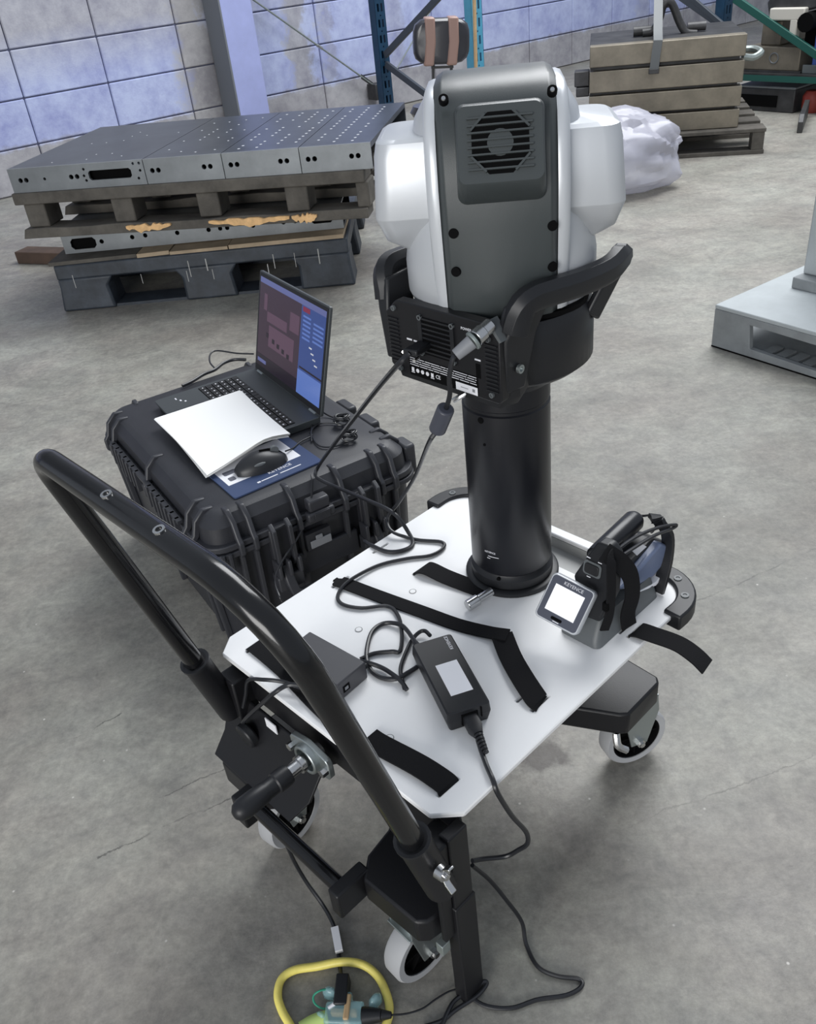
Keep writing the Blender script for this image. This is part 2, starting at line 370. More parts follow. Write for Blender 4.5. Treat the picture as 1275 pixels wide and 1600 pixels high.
def text(name, body, size, Mx, material, parent, depth=.0002):
    cu = bpy.data.curves.new('t', 'FONT'); cu.body = body; cu.size = size; cu.extrude = depth; cu.align_x = 'CENTER'; cu.align_y = 'CENTER'; cu.resolution_u = 2
    to = bpy.data.objects.new('t', cu); COL.objects.link(to)
    dg = bpy.context.evaluated_depsgraph_get(); me = bpy.data.meshes.new_from_object(to.evaluated_get(dg))
    b = MB(Mx); b.add([tuple(v.co) for v in me.vertices], [tuple(p.vertices) for p in me.polygons])
    bpy.data.objects.remove(to); bpy.data.meshes.remove(me); bpy.data.curves.remove(cu)
    return b.build(name, material, parent, smooth=0)
def basis(o, x, y, z): return Matrix((tuple(x)+(0,), tuple(y)+(0,), tuple(z)+(0,), (0, 0, 0, 1))).transposed() @ Matrix.Identity(4) if False else Matrix.Translation(o) @ Matrix((x, y, z)).transposed().to_4x4()
def rrect(x0, x1, y0, y1, r, n=5):
    out = []
    for cx, cy, a in ((x1-r, y1-r, 0), (x0+r, y1-r, 90), (x0+r, y0+r, 180), (x1-r, y0+r, 270)):
        for i in range(n+1): t = R(a+90*i/n); out.append((cx+r*math.cos(t), cy+r*math.sin(t)))
    return out
def circ(cx, cy, r, n=12): return [(cx+r*math.cos(2*math.pi*i/n), cy+r*math.sin(2*math.pi*i/n)) for i in range(n)]
V = Vector

# ================================================================== SETTING
b = MB(); b.box(-7, 12, -6, 14, -.15, 0)
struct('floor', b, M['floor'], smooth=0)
b = MB(WF); b.box(-3, 13, .03, .20, 0, 2.25)
wall = struct('wall_back', b, M['mortar'], smooth=0)
bw, bh = .591, .2835
cellb = MB(); cellb.box(.004, bw-.004, .012, .035, .004, bh-.004)
first = None
k0 = 1.924
for ix in range(-7, 18):
    for iz in range(0, 7):
        dx = k0+ix*bw; loc = WF @ V((dx, random.uniform(-.003, .002), iz*bh))
        if first is None:
            mi = cellb
            mi.v = [(WF.to_3x3().to_4x4() @ p) for p in mi.v]
            first = mi.build('block', M['block'], None, bevel=.006, seg=1, smooth=0); o = first
        else:
            o = first.copy(); COL.objects.link(o)
        o.parent = wall; o.location = loc
b = MB(WF); b.box(-3, 13, .0, .2, 2.25, 4.4)
struct('wall_back_cladding', b, M['cols'], smooth=0)
# steel column standing against the wall
b = MB(WF)
b.box(3.35, 3.37, -.20, 0, 0, 4.2); b.box(3.35, 3.62, -.215, -.20, 0, 4.2); b.box(3.60, 3.62, -.03, 0, 0, 4.2)
colm = thing('wall_column', 'lavender painted steel column standing against the block wall', 'column', WF @ Matrix.Translation((3.47, -.1, 0)))
b = MB(WF); b.box(3.352, 3.60, -.235, -.22, 0, 4.2); b.build('flange', M['colface'], colm, bevel=.002)
b = MB(WF); b.box(3.45, 3.465, -.22, -.012, 0, 4.2); b.build('web', M['cols'], colm)
b = MB(WF); b.box(3.352, 3.60, -.012, -.003, 0, 4.2); b.build('flange', M['cols'], colm)
b = MB(WF); b.box(3.34, 3.352, -.235, -.003, 0, 4.2); b.build('side_shade', M['cols'], colm)  # grey strip puts the shade on the column's side into colour
# tie rod with turnbuckle
pa = WF @ V((3.66, -.06, .98)); pb = WF @ V((4.74, -.06, .20))
tr = thing('tie_rod', 'thin steel tie rod with turnbuckle slanting down across the block wall', 'rod', Matrix.Translation(pb))
b = MB(); b.cyl(pa, pb, .007, n=8); b.build('rod', M['galv'], tr)
d = (pb-pa)
b = MB(); b.cyl(pa+d*.52, pa+d*.56, .013, n=8); b.build('coupler', M['chrome'], tr)
b = MB(); b.tube([pa+d*.88+V((0, 0, .012)), pa+d*.98+V((0, 0, .012))], .006, 6); b.tube([pa+d*.88-V((0, 0, .012)), pa+d*.98-V((0, 0, .012))], .006, 6); b.build('turnbuckle', M['irond'], tr)
b = MB(WF); b.box(4.70, 4.80, -.12, 0, .10, .22); b.box(4.74, 4.76, -.16, -.12, .12, .20); b.build('bracket', M['irond'], tr, bevel=.004)
tr2 = solid('tie_rod', MB().cyl(WF @ V((4.98, -.05, .28)), WF @ V((5.55, -.05, .80)), .006, n=8), M['galv'], 'thin steel tie rod rising to the right behind the dark teal rack post', 'rod')

# ------------------------------------------------------------------ storage rack (left upright frame)
A = at(607, 199, 0); Aw = WI @ A
def post(par, x, y, mtl, h=3.0, slots=True, w=.09, dd=.07, nm='post'):
    # channel-shaped upright, open side along the wall direction; front face has paired slots
    holes = []
    if slots:
        z = .08
        while z < h-.1:
            for sx in (-.025, .008): holes.append([(sx, z), (sx+.017, z), (sx+.017, z+.05), (sx, z+.05)])
            holes.append(circ(0, z+.075, .006, 8)); z += .10
    b = MB(WF @ Matrix.Translation((x, y, 0)))
    MM = Matrix.Rotation(R(90), 4, 'X')       # plate xy -> local xz
    b.plate([(-w/2, 0), (w/2, 0), (w/2, h), (-w/2, h)], holes, -.003, 0, MM)
    b.box(-w/2, -w/2+.003, 0, dd, 0, h); b.box(w/2-.003, w/2, 0, dd, 0, h)
    b.box(-w/2, -w/2+.02, dd-.003, dd, 0, h); b.box(w/2-.02, w/2, dd-.003, dd, 0, h)
    return b.build(nm, mtl, par, smooth=0)
rk = thing('storage_rack', 'teal steel rack upright frame with braces behind the camera head', 'rack', WF @ Matrix.Translation((Aw.x, Aw.y, 0)))
post(rk, Aw.x, Aw.y-.04, M['teald'])
post(rk, Aw.x, Aw.y-1.06, M['teal'])
b = MB(WF); b.box(Aw.x-.07, Aw.x+.07, Aw.y-.06, Aw.y+.06, 0, .006); b.box(Aw.x-.07, Aw.x+.07, Aw.y-1.1, Aw.y-.98, 0, .006); b.build('foot_plate', M['teald'], rk)
def brace(par, p, q, mtl, w=.045, t=.025):
    b = MB(WF); b.sweep([p, q], [(-t/2, -w/2), (t/2, -w/2), (t/2, w/2), (-t/2, w/2)], (0, 0, 1)); b.build('brace', mtl, par, bevel=.003)
for (z0, z1) in ((.50, 1.02), (.44, -.02+.06), (1.56, 1.06), (1.6, 2.1)):
    brace(rk, V((Aw.x, Aw.y-.05, z0)), V((Aw.x, Aw.y-1.0, z1)), M['brace'])
b = MB(WF)
for z in (.13, .24): b.sphere((Aw.x+.046, Aw.y-.01, z), .008, n=8)
b.build('bolt', M['chrome'], rk)
# wooden pole leaning on the light post
pA = onp(741, 0, WF @ V((Aw.x-.09, Aw.y-1.12, 0)), R(35.46)); pB = onp(744, 122, WF @ V((Aw.x-.09, Aw.y-1.12, 0)), R(35.46))
dv = (pB-pA).normalized(); s_ = pB.z/-dv.z
solid('wooden_pole', MB().tube([pB-dv*1.6, pB], .012, 8), M['bamboo'], 'thin tan wooden pole hanging beside the light teal rack post', 'pole', Matrix.Translation(pB))
# right hand rack
def wx(px, py, xw):     # wall-frame point where the sight line meets wall x = xw
    d = WI.to_3x3() @ ray(px, py); o_ = WI @ V((0, 0, H)); t = (xw-o_.x)/d.x; return o_+d*t
RX = 5.77
rk2 = thing('storage_rack', 'dark teal rack frame with green sloping brace at the upper right', 'rack', WF @ Matrix.Translation((RX, -2.64, 0)))
post(rk2, RX, -2.67, M['teald'])
post(rk2, RX, -3.86, M['teald'])
brace(rk2, wx(1148, -2, RX), wx(1148, -2, RX)+(wx(1275, 85, RX)-wx(1148, -2, RX))*1.75, M['green'], .045)
brace(rk2, wx(1060, -8, RX+.05), wx(1148, 54, RX+.05), M['brace'], .045)
brace(rk2, wx(1072, -10, RX-.15), wx(1141, 49, RX-.15), M['brace'], .03)
b = MB(WF); b.box(RX-.02, RX+.02, -3.83, -2.70, .185, .225); b.build('beam', M['green'], rk2, bevel=.003)
b = MB(WF); b.box(RX+1.35, RX+1.39, -3.83, -2.70, .185, .225); b.build('beam', M['green'], rk2, bevel=.003)
post(rk2, RX+1.37, -2.67, M['teald']); post(rk2, RX+1.37, -3.86, M['teald'])
b = MB(WF); b.box(RX-.02, RX+1.39, -3.83, -2.70, .225, .235); b.build('shelf_deck', M['irond'], rk2)

# chair with taped back rest by the wall
cz = at(690, 170, 0)
def cpt(px, py): return onp(px, py, WF @ V((0, -.95, 0)), R(0))
ch = thing('chair', 'black padded chair back wrapped with two brown tape strips by the wall', 'chair', Matrix.Translation((cpt(690, 140).x, cpt(690, 140).y, 0)))
c0 = cpt(689, 64); HW = (cpt(733, 64)-cpt(645, 64)).length/2; HH = (cpt(689, 28)-cpt(689, 101)).length/2
Mc = Matrix.Translation(c0) @ Matrix.Rotation(R(4), 4, 'Y')
def squashbox(hw, hh, hd, e=4, n=28, k=10):
    rings = []
    for j in range(k+1):
        t = -1+2*j/k; sc_ = (1-abs(t)**3.2)**(1/2.6) if abs(t) < 1 else .0
        sc_ = max(sc_, .35 if abs(t) == 1 else 0)
        ring = []
        for i in range(n):
            a = 2*math.pi*i/n; c_, s2 = math.cos(a), math.sin(a)
            rr = (abs(c_)**e+abs(s2)**e)**(-1/e); ring.append((hw*rr*c_*(.8+.2*sc_), t*hd, hh*rr*s2*(.8+.2*sc_)))
        rings.append(ring)
    return rings
b = MB(Mc); b.loft(squashbox(HW, HH, .045)); b.build('backrest', M['vinyl'], ch)
for sx in (-.42, .40):
    b = MB(Mc); x = sx*HW
    b.loft([[(x-.024+dx, -.05, z), (x+.024+dx, -.05, z), (x+.024+dx, .05, z), (x-.024+dx, .05, z)] for z, dx in ((-HH*1.03, -.006), (0, .004), (HH*1.03, 0))]); b.build('tape_strip', M['tape'], ch, bevel=.008)
b = MB(Mc)
for sx in (-.018*2, .05): b.tube([(sx, .02, -HH*.9), (sx, .02, -c0.z+.02)], .007, 8)
b.box(-.045, .06, .012, .022, -HH-.02, -HH-.01)
b.build('frame', M['irond'], ch)
b = MB(Mc); b.lathe([(.125, -.02), (.14, 0), (.125, .03)], 24, Matrix.Translation((0, .17, -HH-.23))); b.build('seat', M['vinyl'], ch)
b = MB(Mc)
for a in range(4):
    t = R(45+90*a); b.tube([(.08*math.cos(t), .17+.08*math.sin(t), -HH-.24), (.13*math.cos(t), .17+.13*math.sin(t), -c0.z+.009)], .009, 8)
b.build('leg_frame', M['irond'], ch)

# ================================================================== PALLET STACK (left)
PF = RZ(-3.7, at(105, 487, 0))
pp = thing('plastic_pallet', 'dark scuffed plastic pallet on the floor under the steel plates', 'pallet', PF)
Lp, Dp = 1.25, 1.0
b = MB(PF); b.box(0, Lp, 0, Dp, .135, .198); b.build('deck', M['darkpal'], pp, bevel=.008)
for (x0, x1) in ((0, .21), (.53, .745), (1.03, Lp)):
    for (y0, y1) in ((0, .16), (.42, .58), (.84, Dp)):
        b = MB(PF); 
        b.loft([[(x0-.012*(x0 == 0), y0-.006*(y0 == 0), .0), (x1+.012, y0-.006*(y0 == 0), .0), (x1+.012, y1, 0), (x0-.012*(x0 == 0), y1, 0)], [(x0, y0, .10), (x1, y0, .10), (x1, y1, .10), (x0, y1, .10)], [(x0-.03*(x0 > 0), y0, .14), (x1+.03*(x1 < Lp), y0, .14), (x1+.03*(x1 < Lp), y1, .14), (x0-.03*(x0 > 0), y1, .14)]])
        b.build('foot_block', M['darkpal'], pp, bevel=.01)
for y0 in (0.01, .43, .85):
    b = MB(PF); b.box(.05, Lp-.05, y0, y0+.13, 0, .012); b.build('bottom_runner', M['darkpal'], pp)
b = MB(PF)
for x in (.07, .36, .555, .57, .645, .665, .90, .93, 1.02, 1.12):
    z1 = random.uniform(.09, .15); b.box(x, x+random.uniform(.002, .005), -.0012, .001, z1-random.uniform(.02, .05), z1+.02)
o = b.build('scratch_mark', M['wgrey'], pp); o['kind'] = 'stuff'
bd = thing('board', 'pale split plywood board lying on the dark plastic pallet', 'board', PF @ Matrix.Translation((0, 0, .198)))
for x0, x1, dz, mt in ((-.015, .36, .002, 'wood'), (.365, .50, .003, 'woodl'), (.505, .75, .0, 'woodl'), (.755, 1.235, .003, 'woodl')):
    b = MB(PF); b.loft([[(x0, .0, z), (x1, .0+(.01 if x0 < .4 else 0), z), (x1+.01, .45, z), (x0+.01, .45, z)] for z in (.199, .212+dz)]); b.build('plank', M[mt], bd)
# lower steel channel with openings
UF = RZ(-4.5, PF @ V((0, .10, 0)))
chn = thing('steel_channel', 'grey steel channel with round holes and end slots under wooden pallet', 'channel', UF @ Matrix.Translation((.04, 0, .215)))
z0, z1 = .217, .318
def slot8(x0, x1, y0, y1, c): return [(x0+c, y0), (x1-c, y0), (x1, y0+c), (x1, y1-c), (x1-c, y1), (x0+c, y1), (x0, y1-c), (x0, y0+c)]
hl = [slot8(.065, .175, .232, .278, .012), slot8(1.10, 1.195, .245, .285, .012)]
for x, z in ((.20, .256), (.335, .262), (.392, .264), (.53, .262), (.665, .262), (.715, .263), (.745, .263), (.855, .262), (.985, .264), (1.035, .264), (1.082, .264)): hl.append(circ(x, z, .0095))
b = MB(UF); b.plate([(.03, z0), (1.235, z0), (1.235, z1), (.03, z1)], hl, -.008, 0, Matrix.Rotation(R(90), 4, 'X')); b.build('web', M['steel'], chn, smooth=0)
b = MB(UF); b.box(.03, 1.235, .008, .36, z1-.008, z1); b.box(.03, 1.235, .008, .36, z0, z0+.006); b.build('flange', M['steel'], chn, smooth=0)
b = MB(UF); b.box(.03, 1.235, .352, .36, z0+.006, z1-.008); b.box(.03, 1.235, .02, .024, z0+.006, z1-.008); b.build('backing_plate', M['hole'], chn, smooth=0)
# wooden pallet
S = RZ(-12, at(10, 265, .592).xyz*1.0); S.translation.z = 0
wp = thing('wooden_pallet', 'weathered broken wooden pallet carrying the drilled steel plates', 'pallet', S @ Matrix.Translation((0, 0, .32)))
Wl = 1.44
for i, y0 in enumerate((.0, .17, .34, .51, .68)):
    b = MB(S); b.box(-.01+random.uniform(-.01, .01), Wl, y0-.01, y0+.125, .455, .500); b.build('deck_board', M['wood'], wp, bevel=.004)
for y0 in (-.015, .34, .68):
    b = MB(S)
    pts = [(-.015, .322), (.0, .360)] + [(x, .36+random.uniform(-.004, .003)) for x in [i*.1 for i in range(1, 14)]]+[(Wl, .362), (Wl, .324)]
    b.prism(pts, 0, .11, Matrix.Translation((0, y0+.11, 0)) @ Matrix.Rotation(R(90), 4, 'X')); b.build('bottom_board', M['wood'], wp, bevel=.003)
for x0 in (.02, .40, .76, 1.12, 1.40):
    for y0 in (0, .37, .70):
        b = MB(S); b.box(x0, x0+(.09 if x0 < 1.3 else .05), y0, y0+.12, .362, .455); b.build('spacer_block', M['wood'], wp, bevel=.006)
for x0, x1, s in ((.45, .64, 1), (.80, 1.13, 2), (1.14, 1.24, 3)):
    random.seed(s); b = MB(S); n = 16; xs = [x0+(x1-x0)*i/n for i in range(n+1)]
    up_ = [(x, .352+random.uniform(-.006, .01)*math.sin(math.pi*i/n)) for i, x in enumerate(xs)]
    dn = [(x, .352-.002-random.uniform(.015, .032)*math.sin(math.pi*(i+.3)/(n+.6))**.5) for i, x in enumerate(xs)][::-1]
    b.prism(up_+dn, 0, .012, Matrix.Translation((0, -.016, 0)) @ Matrix.Rotation(R(90), 4, 'X')); b.build('splintered_edge', M['splint'], wp, smooth=0)
# loose timber behind left
Lt = RZ(-25, at(28, 412, 0))
solid('timber_offcut', MB(Lt).box(0, .5, 0, .10, 0, .06), mat('brown_timber', rgb(76, 60, 50), .8, var=.3, vscale=8), 'brown timber offcut on the floor left of the plastic pallet', 'timber', Lt, bevel=.004)
# drilled steel plates
Zp0, Zp1 = .5005, .592
secs = [(0.0, .575), (.578, .895), (.898, 1.20), (1.203, 1.475)]
nm = ['long drilled steel plate with rectangular cutout, left end of the row', 'drilled steel plate next to the cutout plate on wooden pallet', 'drilled steel plate third from the left on wooden pallet', 'drilled steel plate at the right end beside the rack post']
for k, (x0, x1) in enumerate(secs):
    st = thing('steel_plate', nm[k], 'steel plate', S @ Matrix.Translation((x0, 0, Zp0)), 'drilled steel plates on the wooden pallet')
    fh = []
    zc = .5+.045
    if k == 0:
        fh.append(slot8(.34, .52, zc-.016, zc+.02, .008))
        for xx in (.045, .07, .15, .265, .29): fh.append(circ(xx, zc+.002, .0095 if xx != .15 else .006))
        for xx, z_ in ((.325, .53), (.325, .572), (.535, .58), (.56, .58), (.558, .553), (.545, .525), (.32, .548)): fh.append(circ(xx, z_, .0055, 8))
    else:
        for xx in (x0+.03, x0+.055, x1-.075, x1-.05): fh.append(circ(xx, zc+.004, .0095))
    b = MB(S); b.plate([(x0, Zp0), (x1, Zp0), (x1, Zp1), (x0, Zp1)], fh, -.012, 0, Matrix.Rotation(R(90), 4, 'X')); b.build('front_flange', M['steel'], st, smooth=0)
    b = MB(S); b.box(x0, x1, .012, .86, Zp1-.02, Zp1); b.box(x0, x1, .848, .86, Zp0, Zp1-.02); b.build('top_plate', M['steeltop'], st, smooth=0)
    b = MB(S); b.box(x0+.001, x1-.001, .03, .034, Zp0, Zp1-.02); b.box(x0, x0+.008, .034, .86, Zp0, Zp1-.02); b.build('inner_rib', M['hole'], st, smooth=0)
    b = MB(S)
    xx = x0+.05 if k else x0+.16
    while xx < x1-.03:
        y = .05+random.uniform(0, .05)
        ye = .80 if k else .35+random.uniform(0, .3)
        r_ = .006 if k > 1 else (.0045 if k == 1 else .0035)
        step = .055 if k else .09
        while y < ye:
            if random.random() > (.08, .3, .55, .75)[3-k]: b.prism(circ(xx, y, r_, 6), Zp1, Zp1+.0006)
            y += step
        xx += .072
    o = b.build('bolt_hole', M['dot'], st, smooth=0); o['kind'] = 'stuff'

# ================================================================== TALL STEEL BLOCK (right)
T0 = V((2.223, 5.036, 0))
TP = RZ(-14, T0)
tp = thing('wooden_pallet', 'dark wooden pallet under the tall slotted iron block', 'pallet', TP @ Matrix.Translation((-.5, 0, 0)))
for y0 in (0, .22, .44, .66, .86): b = MB(TP); b.box(-1.1, 0, y0, y0+.14, .115, .135); b.build('deck_board', M['wood'], tp, bevel=.003)
for y0 in (0, .44, .88): b = MB(TP); b.box(-1.1, 0, y0, y0+.11, 0, .022); b.build('bottom_board', M['wood'], tp, bevel=.003)
for x0 in (-1.09, -.6, -.07):
    for y0 in (.005, .45, .88): b = MB(TP); b.box(x0, x0+.065, y0, y0+.1, .022, .115); b.build('spacer_block', M['wood'], tp, bevel=.003)
TB = RZ(-14, T0+V((.0, .06, 0)))
tb = thing('angle_block', 'tall rusty iron block with four slotted tiers on a wooden pallet', 'block', TB @ Matrix.Translation((-.55, .3, .137)))
xa, xb = -.955, -.13
tiers = [(.137, .232), (.248, .350), (.367, .476), (.497, .602)]
for i, (a, c_) in enumerate(tiers):
    b = MB(TB); b.box(xa, xb, 0, .09, a, c_); b.build('tier', M['iron'], tb, bevel=.004)
b = MB(TB); b.box(xa+.02, xb-.02, .06, .66, .137, .584); b.build('core', M['irond'], tb)
b = MB(TB); b.box(xa, xb, .09, .70, .585, .6015); b.box(xa, xb, .62, .70, .137, .585); b.build('top_face', M['irond'], tb, bevel=.003)
b = MB(TB); b.box(xa-.085, xa, .10, .20, .39, .47); b.box(xa-.075, xa, .08, .19, .34, .388); b.build('side_lug', M['irond'], tb, bevel=.006)
b = MB(TB); b.tube([(xb, .1, .48), (xb+.06, .12, .47), (xb+.10, .14, .49), (xb+.07, .22, .50), (xb, .24, .50)], .018, 8, smooth=4); b.build('side_handle', M['galv'], tb)
# lifting shackle with strap on top
sh = thing('lifting_shackle', 'black iron lifting shackle standing on top of the slotted iron block', 'shackle', TB @ Matrix.Translation((-.5, .3, .602)))
def tbp(px, py): return TB.inverted() @ onp(px, py, TB @ V((0, .3, 0)), R(-12))
b = MB(TB); P = [tbp(1004, 52), tbp(1020, 48), tbp(1030, 30), tbp(1036, 10), tbp(1045, 2), tbp(1053, 12), tbp(1062, 35), tbp(1072, 50), tbp(1088, 52)]
b.tube(P, .022, 10, smooth=5); b.build('bow', M['irond'], sh)
b = MB(TB); zt = .629
b.tube([V((P[0].x-.05, .3, zt)), V((P[0].x+.05, .3, zt))], .026, 12); b.build('pin_boss', M['irond'], sh); b = MB(TB); b.tube([V((P[-1].x-.05, .3, zt)), V((P[-1].x+.05, .3, zt))], .024, 12); b.build('pin_boss', M['irond'], sh)
b = MB(TB); b.tube([P[4]+V((0, 0, -.03)), P[4]+V((0, 0, .9))], .012, 8); b.build('hook_rod', M['irond'], sh)
stp = thing('lifting_strap', 'dark grey webbing strap hanging over the front of the iron block', 'strap', TB @ Matrix.Translation((-.55, 0, .47)))
b = MB(TB); w = .024
pts = [(-.585, .30, .80), (-.590, .10, .65), (-.592, -.006, .607), (-.600, -.010, .54), (-.606, -.010, .46)]
b.sweep(pts, [(-w, -.002), (w, -.002), (w, .002), (-w, .002)], [(0, -.3, 1), (0, -.4, 1), (0, -1, .6), (0, -1, 0), (0, -1, 0)]); b.build('webbing', M['dgrey'], stp)
b = MB(TB); b.box(-.634, -.579, -.018, -.003, .445, .47); b.build('buckle', M['irond'], stp, bevel=.003)

# dies and machine parts on/under the right rack
def wbox(name, px0, px1, pyb, pyt, yl, depth, mtl, label, cat='block', extra=None, zb=None):
    p0 = bypx(px0, pyb, yl); p1 = bypx(px1, pyb, yl); pt = bypx(px0, pyt, yl)
    return p0, p1, pt
LB = RZ(-55, at(1150, 171, 0))
di = thing('die_block', 'low dark iron die block on the floor under the rack', 'block', LB)
b = MB(LB); b.box(0, .42, .0, .45, .0, .14); b.build('body', M['irond'], di, bevel=.006)
b = MB(LB); b.box(.03, .30, -.006, 0, .03, .10); b.build('side_recess', M['hole'], di)
b = MB(LB); b.box(.0, .42, 0, .45, .14, .155); b.build('top_plate', M['steel'], di, bevel=.004)
rb = solid('red_fitting', MB(Matrix.Translation(at(1266, 175, 0))).lathe([(.05, 0), (.06, .03), (.06, .10), (.04, .13)], 14), M['redbl'], 'dull red round fitting beside the low die block', 'fitting', Matrix.Translation(at(1266, 175, 0)))
SB = WF @ Matrix.Translation((RX+.02, -2.79, .2355)) @ Matrix.Rotation(R(-90), 4, 'Z')     # x runs towards the viewer side, y along the wall
md = thing('die_block', 'brown iron die block with a ring, lying on the green rack shelf', 'block', SB)
b = MB(SB); b.box(.02, .42, .0, .40, .012, .150); b.build('body', M['iron'], md, bevel=.006)
b = MB(SB); b.box(0, .44, -.01, .44, .0, .012); b.build('base_plate', M['irond'], md)
b = MB(SB @ Matrix.Translation((.24, -.002, .085)) @ Matrix.Rotation(R(90), 4, 'X')); b.tube([(.030*math.cos(t*math.pi/10), .030*math.sin(t*math.pi/10), 0) for t in range(20)], .004, 6, closed=True); b.build('ring', M['steel'], md)
mh = thing('machine_part', 'black and cream machine part stacked on the brown die block', 'machine part', SB @ Matrix.Translation((.25, .2, .151)))
b = MB(SB); b.box(.10, .24, .05, .36, .151, .29); b.build('base', M['iron'], mh, bevel=.006)
b = MB(SB); b.prism([(.16, .30), (.56, .38), (.62, .44), (.60, .50), (.18, .46), (.13, .40)], -.36, 0, Matrix.Translation((0, .02, 0)) @ Matrix.Rotation(R(90), 4, 'X')); b.build('hood', M['irond'], mh, bevel=.01)
b = MB(SB); b.box(.18, .42, -.02, .03, .30, .37); b.box(.33, .38, -.02, .03, .20, .31); b.build('cream_cover', M['cream'], mh, bevel=.008)
b = MB(SB); b.cyl((.44, -.03, .29), (.44, .06, .29), .055, n=14); b.box(.40, .48, .06, .3, .151, .34); b.build('black_motor', M['hole'], mh)
solid('blue_bin', MB(SB).box(.49, .80, .02, .40, .001, .26), M['blue'], 'plain blue bin at the right edge on the rack shelf', 'bin', SB @ Matrix.Translation((.6, .2, .001)), bevel=.01)
solid('steel_tray', MB(SB).box(.445, .62, -.0, .015, .001, .05), M['zinc'], 'thin pale steel strip beside the brown die block on the rack shelf', 'strip', SB @ Matrix.Translation((.5, 0, .001)), bevel=.002)
Ec = RZ(62, at(1253, 208, 0))
solid('dark_plate', MB(Ec).prism([(0, 0), (.5, 0), (.5, .1), (.04, .1), (0, .06)], -.03, 0, Matrix.Rotation(R(90), 4, 'X')), M['irond'], 'dark steel plate on edge on the floor at the right border', 'plate', Ec, bevel=.003)

# ================================================================== PLASTIC BAG HEAP
def bag(name, c, rx, ry, rz, seed, label):
    import mathutils.noise as nz
    b = MB(); n, k = 64, 36; rings = []
    for j in range(k+1):
        t = math.pi*j/k; ring = []
        for i in range(n):
            a = 2*math.pi*i/n
            d = V((math.sin(t)*math.cos(a), math.sin(t)*math.sin(a), -math.cos(t)))
            r_ = .98+.18*nz.noise(d*1.4+V((seed, 0, 0)))+.20*abs(nz.noise(d*2.3+V((0, seed, 0))))-.09*abs(nz.noise(V((d.x*6, d.y*6, d.z*2.4))+V((0, 0, seed))))-.03*abs(nz.noise(V((d.x*14, d.y*14, d.z*5))+V((seed, 0, seed))))
            p = V((d.x*rx*r_, d.y*ry*r_, max(.0, rz*.72+d.z*rz*r_*.9)+.002))
            ring.append(p)
        rings.append(ring)
    Mx = Matrix.Translation(c); b.loft([[Mx @ p for p in r_] for r_ in rings], cap=False)
    return solid(name, b, M['bag'], label, 'bag', Mx, 'crumpled polythene bags', smooth=30)
bag('plastic_bag', (1.17, 4.62, 0), .44, .24, .24, 3.2, 'large crumpled clear polythene bag heaped in front of the iron block')
bag('plastic_bag', (.88, 5.42, 0), .26, .18, .27, 5.4, 'smaller clear polythene bag further back towards the block wall')

# ================================================================== GREY PALLET (right)
GF = RZ(32.5, at(1111, 541, 0))
gp = thing('steel_pallet', 'light grey hollow steel pallet at the right edge of the floor', 'pallet', GF)
b = MB(GF); b.plate([(0, -1.1), (1.0, -1.1), (1.0, 0), (0, 0)], [[(.20, -.42), (.26, -.42), (.26, -.33), (.20, -.33)], [(.6, -.42), (.66, -.42), (.66, -.33), (.6, -.33)]], .128, .142); b.build('deck', M['grp'], gp, bevel=.003)
MX = GF @ Matrix.Rotation(R(90), 4, 'Z') @ Matrix.Rotation(R(90), 4, 'X')
for xo in (0, .48, .96):
    b = MB(GF @ Matrix.Translation((xo, 0, 0)) @ Matrix.Rotation(R(-90), 4, 'Z') @ Matrix.Rotation(R(90), 4, 'X'))
    b.plate([(0, .004), (1.1, .004), (1.1, .128), (0, .128)], [[(.14, .03), (.48, .022), (.48, .100), (.13, .106)], [(.62, .022), (.97, .022), (.97, .106), (.62, .106)]], -.02, 0); b.build('side_beam', M['grp2'], gp, bevel=.002)
b = MB(GF); b.box(.02, .98, -1.09, -.01, .004, .016); b.build('bottom_plate', M['grp2'], gp)
b = MB(GF); b.box(0, 1, -1.1, 0, 0, .004); b.build('skid_pad', M['hole'], gp)
b = MB(GF)
for i in range(8): b.box(.03, .09, -.17-.045*i-.03, -.17-.045*i, .016, .024)
b.build('tread_block', M['grp2'], gp)
mc = thing('machine_column', 'pale grey machine column with foot plate on the grey steel pallet', 'machine', GF @ Matrix.Translation((.36, -.25, .142)))
cb = GF.inverted() @ at(1236, 450, .142)
b = MB(GF); b.box(cb.x, cb.x+.35, cb.y-.5, cb.y, .142, .178); b.build('foot_plate', M['grp2'], mc, bevel=.003)
b = MB(GF); b.box(cb.x+.045, cb.x+.3, cb.y-.45, cb.y-.02+.015, .178, 1.0); b.build('column', M['grp'], mc, bevel=.006)

# ================================================================== RUGGED CASE
CF = RZ(30)
cs = thing('rugged_case', 'large black ribbed transport case on the floor beside the trolley', 'case', CF @ Matrix.Translation((.57, 1.665, 0)))
X0, X1, Y0, Y1, ZT = .338, .800, 1.337, 1.995, .340
def rr3(x0, x1, y0, y1, r, z): return [(x, y, z) for x, y in rrect(x0, x1, y0, y1, r, 6)]
b = MB(CF); b.loft([rr3(X0+.02, X1-.02, Y0+.02, Y1-.02, .03, .004), rr3(X0+.016, X1-.016, Y0+.016, Y1-.016, .035, .02), rr3(X0+.004, X1-.004, Y0+.004, Y1-.004, .04, .262)]); b.build('base_shell', M['case'], cs)
b = MB(CF); b.loft([rr3(X0+.002, X1-.002, Y0+.002, Y1-.002, .04, .280), rr3(X0+.005, X1-.005, Y0+.005, Y1-.005, .040, .318), rr3(X0+.020, X1-.020, Y0+.020, Y1-.020, .042, ZT-.004), rr3(X0+.030, X1-.030, Y0+.030, Y1-.030, .042, ZT)]); b.build('lid_shell', M['case'], cs, smooth=24)
